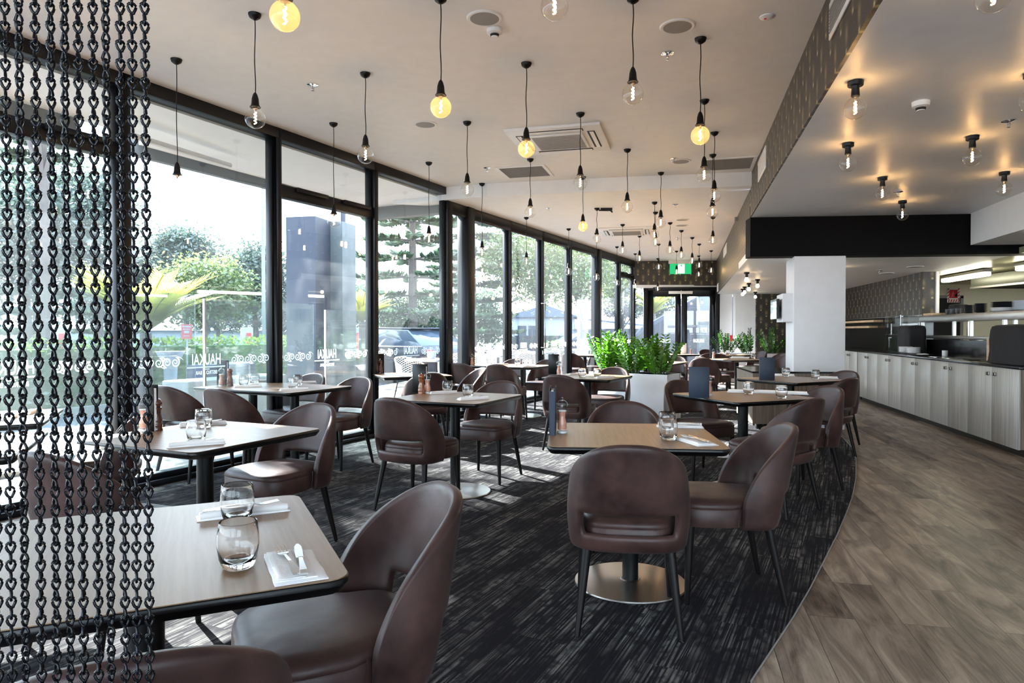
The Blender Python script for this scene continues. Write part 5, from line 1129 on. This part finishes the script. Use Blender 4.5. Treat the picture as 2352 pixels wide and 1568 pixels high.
# small signs by the end door
t = empty('wall_notice', (5.58, 17.745, 1.02), 0, 'small green notice on the white wall right of the end doors', 'sign'); b = MB(); b.bx(-0.06, 0.06, -0.006, 0, -0.06, 0.06); b.build('notice', M['greensign'], t)
t = empty('fire_alarm_point', (5.69, 17.745, 1.06), 0, 'small red wall box right of the end doors', 'alarm'); b = MB(); b.bx(-0.03, 0.03, -0.05, 0, -0.08, 0.08); b.build('red_box', M['red'], t, bevel=0.006)
# ---------------------------------------------------------------- outside
GZ = -0.12
b = MB(); b.bx(-60, 40, -20, 70, GZ - 0.3, GZ); o = b.build('ground', M['asphalt']); tag(o, kind='structure')
q0 = fac(-4, 0.08); q1 = fac(24, 0.08); q2 = fac(24, 4.1); q3 = fac(-4, 4.1)
b = MB(); b.prism([tuple(q[:2]) for q in (q0, q1, q2, q3)][::-1], GZ, -0.015); o = b.build('patio_path', M['paver']); tag(o, kind='structure')
b = MB(); a0_, a1_ = fac(-2, 6.2), fac(30, 6.2); b.prism([tuple(q[:2]) for q in (a0_, a1_, fac(30, 6.35), fac(-2, 6.35))][::-1], GZ, GZ + 0.12); tag(b.build('kerb', M['kerb']), kind='structure')
# soffit over the first glass run
b = MB(); b.prism([tuple(q[:2]) for q in (fac(-4, 0.07), fac(9.75, 0.07), fac(9.75, 1.42), fac(6.3, 1.32), fac(6.3, 1.05), fac(-4, 1.0))][::-1], 3.12, 3.3); struct('ceiling_outer_soffit', b, M['ceil'])
b = MB(); b.prism([tuple(q[:2]) for q in (fac(-4, 1.0), fac(5.6, 1.0), fac(5.6, 1.12), fac(-4, 1.12))][::-1], 2.86, 3.3); b.prism([tuple(q[:2]) for q in (fac(6.1, 1.36), fac(9.9, 1.42), fac(9.9, 1.5), fac(6.1, 1.44))][::-1], 3.02, 3.3); b.prism([tuple(q[:2]) for q in (fac(9.75, 0.07), fac(9.9, 0.07), fac(9.9, 1.45), fac(9.75, 1.45))][::-1], 2.95, 3.3); struct('trim_5', b, M['ext_grey'])
b = MB(); b.tube([tuple(fac(5.7, 0.6, 2.98)), tuple(fac(6.9, 0.8, 3.0))], 0.03, 8); o = b.build('awning_pipe', M['plastic']); tag(o, 'pale pipe under the outer soffit beyond the chains', 'pipe')
# outside pier
def wallp(Y, perp): return fac(Y, perp)
pc = fac(10.1, 2.05) + Vector((-0.60, 0, 0))
b = MB(); b.box((pc.x - 0.1, pc.y, 1.5 + GZ), (0.50, 0.75, 3.3), FA - PI / 2 + 0.25, 0); struct('wall_outer_pier', b, M['ext_dark']); 
b = MB(); b.box((pc.x + 0.28, pc.y + 0.30, 1.5 + GZ), (0.30, 0.5, 3.28), FA - PI / 2 + 0.25, 0); struct('wall_outer_pier_side', b, M['ext_grey'])
def leaves(mb, c, rad, n, size, seed, shell=0.55, squash=1.0, mi=0):
    rnd = random.Random(seed); c = Vector(c); cl = []
    for k in range(max(6, n // 55)):
        a = rnd.uniform(0, 2 * PI); z = rnd.uniform(-0.9, 1); r = math.sqrt(max(0, 1 - z * z)); f = rnd.uniform(shell, 1.0)
        cl.append(Vector((math.cos(a) * r * rad[0] * f, math.sin(a) * r * rad[1] * f, z * rad[2] * f)))
    cr = min(rad) * 0.33
    for k in range(n):
        p = cl[k % len(cl)] + Vector((rnd.gauss(0, cr), rnd.gauss(0, cr), rnd.gauss(0, cr * 0.8))); d = Vector((rnd.uniform(-1, 1), rnd.uniform(-1, 1), rnd.uniform(-0.8, 0.6))).normalized()
        u = d.cross(Vector((rnd.uniform(-1, 1), rnd.uniform(-1, 1), rnd.uniform(-1, 1)))).normalized(); s = size * rnd.uniform(0.6, 1.3); q = c + p
        mb.add([q, q + (d + u * 0.45) * s * 0.5, q + d * s, q + (d - u * 0.45) * s * 0.5], [(0, 1, 2, 3)], mi)
def pos(px, Y, z): return Vector(((px - 1176) / F_PX * Y, Y, z))
def zat(py, Y): return CAM_H - (py - 760) * Y / F_PX
def tree(px, py, Y, rpx, rpy, n, size, mat, lab, seed, trunk=True, nm='tree'):
    c = pos(px, Y, zat(py, Y)); rx = rpx * Y / F_PX; rz = rpy * Y / F_PX; t = empty(nm, (c.x, c.y, GZ), 0, lab, 'tree', 'trees and bushes outside the glass')
    b = MB(); leaves(b, (0, 0, c.z - GZ), (rx * 0.75, rx * 0.75, rz * 0.75), n, size, seed); b.build('foliage', mat, t)
    if trunk:
        b = MB(); h = c.z - GZ; b.tube([(0, 0, 0), (0.05, 0, h * 0.4), (-0.03, 0.04, h * 0.8), (0, 0, h + rz * 0.3)], [0.12, 0.10, 0.07, 0.03], 8)
        for k in range(5): a = k * 1.26; b.tube([(0, 0, h * 0.6), (math.cos(a) * rx * 0.5, math.sin(a) * rx * 0.5, h + rz * 0.1 * k)], [0.05, 0.015], 6)
        b.build('trunk', M['bark'], t)
    return t
tree(60, 560, 17, 190, 190, 8640, 0.16, M['treed'], 'large dark leaved tree behind the chain curtain', 1)
tree(225, 480, 19, 110, 110, 4800, 0.13, M['treed'], 'open crowned tree right behind the last chains, lit by the sky', 2)
tree(425, 585, 24, 85, 75, 5760, 0.16, M['treed'], 'round topped grey green tree left of the bright sky', 3)
tree(470, 670, 22, 130, 85, 10080, 0.16, M['tree'], 'wide bushy tree behind the glass screens', 4)
tree(585, 640, 24, 85, 100, 7680, 0.16, M['treed'], 'dense dark tree against the second window post', 5)
tree(330, 640, 24, 70, 70, 4320, 0.14, M['treed'], 'grey green bush tree behind the big palm', 6)
tree(690, 700, 24, 60, 70, 3600, 0.14, M['treed'], 'dark bush behind the outer pier', 7)
tree(930, 735, 24, 110, 60, 6720, 0.14, M['pine'], 'low dark bush under the tall pine', 8)
tree(1115, 730, 30, 55, 80, 4320, 0.18, M['pine'], 'dark pine like tree left of the white house', 9)
tree(1165, 590, 26, 70, 80, 3600, 0.16, M['tree'], 'yellow green tree in the first narrow bay', 10)
tree(1240, 620, 27, 80, 110, 5760, 0.16, M['tree'], 'leafy street tree before the white house gable', 11)
tree(1330, 620, 28, 90, 110, 6720, 0.16, M['tree'], 'leafy street tree with pale trunk right of the sliding door', 12)
tree(1415, 640, 30, 60, 90, 4080, 0.16, M['tree'], 'yellow green tree at the far end of the glass', 13)
tree(1430, 712, 34, 60, 24, 2160, 0.17, M['bark'], 'bare brownish bush above the far roof', 14)
tree(100, 80, 12.6, 210, 200, 6240, 0.14, M['treed'], 'high spreading branches at the top behind the chain curtain', 16)
tree(1520, 700, 30, 60, 60, 2880, 0.17, M['treed'], 'tree seen through the left end door', 15)
tree(255, 705, 30, 120, 62, 4200, 0.20, M['treed'], 'low dark tree mass left of the big palm, far across the road', 31)
tree(500, 715, 31, 110, 58, 4200, 0.20, M['treed'], 'low dark tree mass behind the wide bushy tree', 32)
tree(650, 722, 30, 90, 60, 3600, 0.20, M['treed'], 'low dark tree mass beyond the opening window', 33)
tree(830, 705, 31, 90, 62, 3600, 0.20, M['pine'], 'low dark tree mass left of the tall pine', 34)
tree(1040, 720, 33, 80, 60, 3000, 0.20, M['treed'], 'low dark tree mass behind the blue car', 35)
def pine(px, Y, ptop, lab, seed, R0=2.7):
    c = pos(px, Y, GZ); t = empty('norfolk_pine', c, 0, lab, 'tree', 'tall pines'); H = zat(ptop, Y) - GZ
    b = MB(); b.tube([(0, 0, 0), (0, 0, H * 0.5), (0, 0, H)], [0.20, 0.13, 0.03], 10); b.build('trunk', M['bark'], t)
    rnd = random.Random(seed); br = MB(); nd = MB(); z = 1.3
    while z < H - 0.2:
        f = 1 - z / H; L = R0 * (0.25 + 0.85 * f); n = 7; a0 = rnd.uniform(0, 1)
        for k in range(n):
            a = a0 + 2 * PI * k / n + rnd.uniform(-.15, .15); l = L * rnd.uniform(0.8, 1.1); pts = []
            for j in range(8): tt = j / 7; pts.append(Vector((math.cos(a) * l * tt, math.sin(a) * l * tt, z + l * (0.10 * tt - 0.26 * tt * tt + 0.16 * tt ** 3))))
            br.tube(pts, [0.028 * (1 - 0.8 * j / 7) for j in range(8)], 5)
            for j in range(70):
                tt = rnd.uniform(0.25, 1.0); p = pts[0].lerp(pts[-1], tt); p.z = z + l * (0.10 * tt - 0.26 * tt * tt + 0.16 * tt ** 3)
                sd = rnd.choice((-1, 1)); dr = Vector((math.cos(a + sd * 0.9), math.sin(a + sd * 0.9), rnd.uniform(0.0, 0.55))).normalized(); s = rnd.uniform(0.2, 0.42); w = dr.cross(Vector((0, 0, 1))).normalized() * 0.05
                w2 = Vector((0, 0, 0.06)); e = p + dr * s; m = p + dr * s * 0.5
                nd.add([p, m + w, e, m - w], [(0, 1, 2, 3)]); nd.add([p, m + w2, e, m - w2], [(0, 1, 2, 3)])
        z += 0.62
    br.build('branches', M['bark'], t); nd.build('needles', M['pine'], t)
pine(948, 23, 330, 'tall layered pine with straight trunk outside the third glass bay', 3); pine(1085, 27, 300, 'second layered pine beside the thick post', 4, 2.2); pine(90, 22, 250, 'layered pine top behind the chain curtain', 5, 3.0)
def palm(px, Y, py, rpx, lab, seed, n=22, lean=0.0):
    c = pos(px, Y, GZ); h = zat(py, Y) - GZ; t = empty('palm', c, 0, lab, 'palm', 'palms outside'); rnd = random.Random(seed); fr = MB(); r0 = rpx * Y / F_PX
    b = MB(); b.tube([(0, 0, 0), (0, 0, h)], [0.12, 0.09], 8); b.build('trunk', M['bark'], t)
    for k in range(n):
        a = 2 * PI * k / n + rnd.uniform(-.2, .2); up = rnd.uniform(0.55, 1.42); L = r0 * rnd.uniform(0.8, 1.1); pts = []
        for j in range(15):
            tt = j / 14; pts.append(Vector((math.cos(a) * L * tt * math.cos(up * (1 - 0.5 * tt)), math.sin(a) * L * tt * math.cos(up * (1 - 0.5 * tt)), h + L * math.sin(up) * tt - 0.22 * L * tt * tt)))
        fr.tube(pts, 0.012, 4)
        for j in range(2, 15):
            for kk in range(2):
                for s in (-1, 1):
                    p = pts[j - 1].lerp(pts[j], kk / 2); dd_ = (pts[j] - pts[j - 1]).normalized(); sd = dd_.cross(Vector((0, 0, 1))).normalized() * s; o_ = (sd * 0.8 + dd_ * 0.9 + Vector((0, 0, 0.1))).normalized(); l = 0.36 * L * (1 - 0.6 * abs(j / 14 - 0.45)); w = o_.cross(sd.cross(dd_) + Vector((0, 0, .01))).normalized() * 0.022
                    fr.add([p - w, p + w, p + o_ * l + w * 0.2, p + o_ * l - w * 0.2], [(0, 1, 2, 3)])
    fr.build('fronds', M['palm'], t)
palm(335, 11.5, 765, 165, 'big yellow green palm lit from behind beside the chains', 2, 26); palm(832, 17.5, 740, 80, 'small yellow green palm above the far charging point', 3); palm(1500, 26, 720, 60, 'palm through the left end door', 6, 14)
# hedges along the kerb: leafy blocks
def hedge(y0, y1, perp, h, w, lab, seed, mat='hedge', n=900):
    p = fac(y0, perp, GZ); t = empty('hedge', p, FA, lab, 'hedge', 'clipped hedges outside'); L = (y1 - y0) / 0.8951; rnd = random.Random(seed); b = MB()
    for k in range(int(n * L)):
        f = rnd.random(); x = rnd.uniform(0, L)
        if f < 0.45: q = Vector((x, -w / 2 + rnd.uniform(-.05, .05), rnd.uniform(0, h)))
        elif f < 0.85: q = Vector((x, rnd.uniform(-w / 2, w / 2), h + rnd.uniform(-.08, .08)))
        else: q = Vector((rnd.choice((0, L)) + rnd.uniform(-.05, .05), rnd.uniform(-w / 2, w / 2), rnd.uniform(0, h)))
        d = Vector((rnd.uniform(-1, 1), rnd.uniform(-1, 1), rnd.uniform(-.3, 1))).normalized(); u = d.cross(Vector((rnd.uniform(-1, 1), rnd.uniform(-1, 1), 0.3))).normalized(); s = rnd.uniform(0.06, 0.13)
        b.add([q, q + (d + u * .5) * s * .5, q + d * s, q + (d - u * .5) * s * .5], [(0, 1, 2, 3)])
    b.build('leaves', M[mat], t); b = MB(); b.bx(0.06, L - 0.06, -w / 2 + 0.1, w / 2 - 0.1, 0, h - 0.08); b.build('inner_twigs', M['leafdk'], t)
hedge(6.0, 13.5, 6.9, 1.15, 0.8, 'sunlit clipped hedge behind the charging point by the chains', 1, n=420); hedge(13.6, 18.5, 6.9, 1.0, 0.9, 'pale flowering hedge behind the glass screens', 2, 'bush', 420)
hedge(26.5, 38, 6.5, 0.85, 0.9, 'clipped hedge before the white house', 3, n=260); hedge(3.6, 6.6, 7.6, 1.4, 0.9, 'dark hedge at the far left edge', 4, n=300)
# charging points, bollard, signs, screens
def charger(px, Y, lab, flip=1):
    c = pos(px, Y, GZ); t = empty('charging_point', c, 0.35 * flip, lab, 'charging point', 'white charging points')
    b = MB(); b.prism(chamf(0.30, 0.2, 0.06), 0, 1.46); b.build('body', M['ext_white'], t, bevel=0.01)
    b = MB(); b.box((0.05 * flip, -0.108, 0.95), (0.13, 0.02, 0.75)); b.build('red_panel', M['red'], t, bevel=0.008); b = MB(); b.tube([(0.05, -0.13, 0.9), (0.12, -0.17, 0.5), (0.03, -0.15, 0.35), (0, -0.12, 0.6)], 0.015, 6); b.build('cable', M['black'], t)
charger(140, 12.6, 'white charging point with red panel seen between the chains'); charger(828, 18, 'white charging point with red side by the third post', -1); charger(567, 17.5, 'pale slim cabinet beside the pole outside')
c = pos(110, 12.3, GZ); t = empty('bollard', c, 0, 'white bollard with an orange band next to the charging point', 'bollard'); b = MB(); b.lathe([(0.07, 0), (0.07, 0.70), (0.0, 0.71)], 18); b.build('post', M['ext_white'], t, smooth=40); b = MB(); b.lathe([(0.073, 0.60), (0.073, 0.66)], 18); b.build('orange_band', M['orange'], t)
b = MB(); b.tube([(0, 0, 0), (0, 0, 6)], [0.06, 0.04], 10); o = b.build('lamp_post', M['kerb'], smooth=40); o.location = pos(606, 19, GZ); tag(o, 'thin pale post standing left of the second window post', 'post')
b = MB(); b.tube([(0, 0, 0), (0, 0, 9)], [0.07, 0.05], 10); o = b.build('lamp_post', M['ext_dark'], smooth=40); o.location = pos(789, 16, GZ); tag(o, 'dark tall post between outer pier and pine', 'post')
c = pos(429, 13, GZ); t = empty('parking_sign', c, 0.25, 'faded red notice board on a white post outside', 'sign'); b = MB(); b.bx(-0.015, 0.015, 0, 0.03, 0, 1.45); b.build('post', M['ext_white'], t); b = MB(); b.bx(-0.095, 0.095, -0.015, 0, 1.22, 1.50); f = b.build('board', simple('faded_red', srgb(196, 92, 100), 0.5), t)
b = MB()
for w_, z0_, h_ in ((0.15, 1.44, 0.028), (0.13, 1.395, 0.02), (0.09, 1.33, 0.045), (0.11, 1.27, 0.014)): b.bx(-w_ / 2, w_ / 2, -0.0175, -0.015, z0_, z0_ + h_)
b.build('pale_print', M['ext_white'], f)
for k, (y0, y1, z) in enumerate(((5.0, 6.9, 1.66), (7.0, 8.55, 1.62), (8.75, 9.6, 1.55))):
    p = fac(y0, 1.35, -0.01); t = empty('glass_screen', p, FA, ['frameless glass wind screen nearest the chains', 'frameless glass wind screen in the middle of the wide bay', 'frameless glass wind screen beside the second post'][k], 'glass screen', 'outdoor glass wind screens'); L = (y1 - y0) / 0.8951
    b = MB(); b.bx(0, L, 0, 0.012, 0.05, z); b.build('panel', thin_glass('pale_green_screen_glass_%d' % k, (0.86, 0.93, 0.93), 0.07, milk=0.10), t); b = MB(); b.bx(0, 0.02, -0.01, 0.022, 0, z); b.bx(0, L, -0.02, 0.03, 0, 0.05); b.build('clamp_rail', M['steel'], t)
c = pos(391, 12.5, GZ); b = MB(); b.lathe([(0.0, 0.0), (0.14, 0.0), (0.10, 0.3), (0.12, 0.75), (0.24, 0.98), (0.25, 1.0), (0.22, 1.0), (0.0, 0.9)], 24); o = b.build('garden_urn', M['ext_white'], smooth=40); o.location = c; tag(o, 'white garden urn between the palm and the red notice', 'urn')
b = MB(); b.bx(-0.8, 0.9, -0.25, 0.25, 0, 0.62); o = b.build('concrete_bench', M['kerb'], bevel=0.02); o.location = fac(8.3, 2.7, -0.015); o.rotation_euler = (0, 0, FA); tag(o, 'pale block bench outside the second window post', 'bench'); b = MB(); b.bx(-0.5, 0.5, -0.2, 0.2, 0, 0.75); o = b.build('litter_box', M['ext_dark'], bevel=0.02); o.location = pos(510, 10.8, -0.015); o.rotation_euler = (0, 0, FA); tag(o, 'grey box with a flat lid outside behind the lettering', 'box')
# cars
def car(px, Y, rz, mat, lab):
    c = pos(px, Y, GZ - 0.0); t = empty('car', c, rz, lab, 'car', 'parked cars')
    def sect(pts, hw0, hw1, zmid):
        n = len(pts); vs = []
        for s in (-1, 1):
            for x, z in pts: hw = hw0 if z < zmid else hw0 + (hw1 - hw0) * min(1, (z - zmid) / 0.5); vs.append((x, s * hw, z))
        fs = [list(range(n)), list(range(2 * n - 1, n - 1, -1))] + [(i, i + n, (i + 1) % n + n, (i + 1) % n) for i in range(n)]; return vs, fs
    b = MB(); b.add(*sect([(-2.25, 0.25), (2.2, 0.25), (2.28, 0.6), (2.1, 0.82), (1.0, 0.98), (-2.15, 1.0), (-2.3, 0.85), (-2.32, 0.5)], 0.90, 0.86, 0.8)); b.build('body', mat, t, bevel=0.05, seg=3)
    b = MB(); b.add(*sect([(1.05, 0.96), (0.35, 1.36), (-0.2, 1.42), (-1.4, 1.40), (-2.1, 0.98)], 0.84, 0.66, 0.97)); b.build('windows', M['carglass'], t, bevel=0.03)
    b = MB(); b.add(*sect([(0.42, 1.37), (-0.2, 1.425), (-1.45, 1.41), (-1.5, 1.44), (-0.2, 1.47), (0.40, 1.41)], 0.66, 0.62, 1.3)); b.build('roof', mat, t, bevel=0.01)
    for x in (-1.4, 1.4):
        for s in (-1, 1):
            mt = Matrix.Translation((x, s * 0.82, 0.33)) @ Matrix.Rotation(PI / 2, 4, 'X'); b = MB(); b.lathe([(0, -0.1), (0.30, -0.1), (0.33, -0.07), (0.33, 0.07), (0.30, 0.1), (0, 0.1)], 24, mat=mt); w = b.build('wheel', M['tyre'], t, smooth=40); b = MB(); b.lathe([(0, -0.112), (0.2, -0.112), (0.2, 0.112), (0, 0.112)], 18, mat=mt); b.build('hub', M['steel'], w)
    for s in (-1, 1): b = MB(); b.bx(-2.34, -2.26, s * 0.78 - 0.08, s * 0.78 + 0.08, 0.72, 0.9); b.build('tail_lamp', M['red'], t)
car(985, 20.5, FA + 0.45, M['carblue'], 'blue estate car parked beyond the patio'); car(900, 19.0, FA + 1.35, M['cardark'], 'dark car partly behind the third window post'); car(1395, 31, 0.3, M['cardark'], 'small dark car before the far white building')
# house and far buildings
c = pos(1170, 36, GZ); t = empty('white_house', c, -0.10, 'white weatherboard house with a pale roof across the road', 'house')
b = MB(); b.bx(0, 3.4, 0, 5, 0, 2.1); b.build('wall', M['ext_white'], t); b = MB(); b.prism([(-0.2, 0), (3.6, 0), (3.6, 5.2), (-0.2, 5.2)], 2.1, 2.2); b.add([(-0.3, -0.2, 2.1), (3.7, -0.2, 2.1), (1.9, -0.2, 2.75), (-0.3, 5.2, 2.1), (3.7, 5.2, 2.1), (1.9, 5.2, 2.75)], [(0, 1, 2), (3, 5, 4), (0, 2, 5, 3), (1, 4, 5, 2), (0, 3, 4, 1)]); b.build('roof', M['roof'], t)
for x in (0.45, 1.0): b = MB(); b.bx(x, x + 0.45, -0.03, 0, 0.95, 1.65); b.build('window', M['carglass'], t)
c = pos(1300, 38, GZ); t = empty('long_building', c, -0.25, 'long low pale building with sloping roof across the road', 'building')
b = MB(); b.bx(0, 6.5, 0, 4, 0, 1.5); b.build('wall', M['ext_grey'], t); b = MB(); b.add([(-1.2, -0.4, 2.3), (6.9, -0.4, 1.45), (6.9, 4, 1.45), (-1.2, 4, 2.3), (-1.2, -0.4, 2.2), (6.9, -0.4, 1.35), (6.9, 4, 1.35), (-1.2, 4, 2.2)], [(0, 1, 2, 3), (7, 6, 5, 4), (0, 4, 5, 1), (1, 5, 6, 2), (2, 6, 7, 3), (3, 7, 4, 0)]); b.build('roof', M['roof'], t)
for k in range(5): b = MB(); b.bx(0.4 + k * 1.2, 1.1 + k * 1.2, -0.02, 0, 0.5, 1.1); b.build('window', M['carglass'], t)
b = MB(); b.bx(0, 10.5, 0, 0.08, 0, 1.15); o = b.build('fence', M['ext_dark']); o.location = pos(1165, 33, GZ); o.rotation_euler = (0, 0, -0.1); tag(o, 'dark low fence before the white house', 'fence')
c = pos(20, 34, GZ); t = empty('far_house', c, 0.3, 'red roofed house roof beyond the left trees', 'house'); b = MB(); b.bx(0, 22, 0, 4, 0, 1.4); b.build('wall', M['ext_white'], t); b = MB(); b.prism([(-0.3, -0.3), (22.3, -0.3), (22.3, 4.3), (-0.3, 4.3)], 1.4, 2.1, [(1, 1.9), (21, 1.9), (21, 2.1), (1, 2.1)]); b.build('roof', M['ext_grey'], t)
# slanting wall beyond the end doors
b = MB(); b.add([(3.7, 21, GZ), (7.6, 20.4, GZ), (7.6, 20.4, 3.1), (6.4, 20.6, 2.75), (4.0, 21, 1.35), (3.7, 21, 1.0), (3.7, 21.3, GZ), (7.6, 20.7, GZ), (7.6, 20.7, 3.1), (6.4, 20.9, 2.75), (4.0, 21.3, 1.35), (3.7, 21.3, 1.0)], [(0, 1, 2, 3, 4, 5), (11, 10, 9, 8, 7, 6), (0, 5, 11, 6), (5, 4, 10, 11), (4, 3, 9, 10), (3, 2, 8, 9), (2, 1, 7, 8), (1, 0, 6, 7)]); struct('wall_outer_slope', b, M['ext_dark'])
b = MB(); b.bx(5.55, 6.2, 20.2, 20.5, GZ, 2.3); struct('wall_outer_return', b, M['ext_grey'])
# patio furniture
def patio_chair():
    t = empty('patio_chair'); b = MB(); b.prism(chamf(0.46, 0.44, 0.12), 0.42, 0.45); b.build('seat', M['lattice'], t)
    b = MB(); nU, nV = 14, 9
    def P(i, j):
        a = R(-200 + 220 * i / nU) ; z = 0.45 + 0.36 * j / nV * (0.45 + 0.55 * math.sin(PI * i / nU)); return Vector((0.25 * math.cos(a) * (1 + .15 * j / nV), 0.24 * math.sin(a) * (1 + .2 * j / nV), z))
    for i in range(nU):
        for j in range(nV):
            b.tube([P(i, j), P(i + 1, j + 1)], 0.005, 3); b.tube([P(i + 1, j), P(i, j + 1)], 0.005, 3)
    b.tube([P(i, nV) for i in range(nU + 1)], 0.012, 6); b.build('woven_back', M['lattice'], t)
    for x, y in ((-.2, -.18), (.2, -.18), (-.2, .18), (.2, .18)): b = MB(); b.tube([(x * 0.8, y * 0.8, 0.43), (x * 1.15, y * 1.15, 0)], 0.012, 6); b.build('leg', M['black'], t)
    return t
pch = patio_chair()
def patio_table():
    t = empty('patio_table'); b = MB(); b.prism(chamf(0.75, 0.75, 0.06), 0.70, 0.74); b.build('top', M['ext_white'], t, bevel=0.004); 
    for x in (-.28, .28):
        for y in (-.28, .28): b = MB(); b.bx(x - .02, x + .02, y - .02, y + .02, 0, 0.70); b.build('leg', M['black'], t)
    return t
ptb = patio_table(); PY = [12.0, 14.2, 16.4, 18.8, 21.2]
PL = ['nearest patio table with a white pot outside the third post', 'second patio table outside the narrow bays', 'patio table outside the sliding door', 'patio table beyond the sliding door', 'farthest patio table outside', 'patio table close to the thick post outside']
for k, Y in enumerate(PY):
    p = fac(Y, 2.0, -0.014)
    if k == 0: ptb.location = p; ptb.rotation_euler = (0, 0, FA); tag(ptb, PL[0], 'table', 'white patio tables')
    else: clone(ptb, p, FA, PL[k], 'table', 'white patio tables')
    for j, s in enumerate((-1, 1)):
        q = p + FD * (0.68 * s); a = FA - PI / 2 + (PI if s > 0 else 0); lab = ('woven patio chair on the near side of the ' if s < 0 else 'woven patio chair on the far side of the ') + PL[k]
        lab = ' '.join(lab.split()[:16])
        if k == 0 and j == 0: pch.location = q; pch.rotation_euler = (0, 0, a); tag(pch, lab, 'chair', 'woven patio chairs')
        else: clone(pch, q, a, lab, 'chair', 'woven patio chairs')
p = fac(12.0, 2.0, 0.726); b = MB(); b.lathe([(0, 0), (0.06, 0), (0.09, 0.06), (0.085, 0.14), (0.075, 0.14), (0, 0.12)], 20); o = b.build('flower_pot', M['ext_white'], smooth=40); o.location = p; tag(o, 'white pot on the nearest patio table', 'pot')
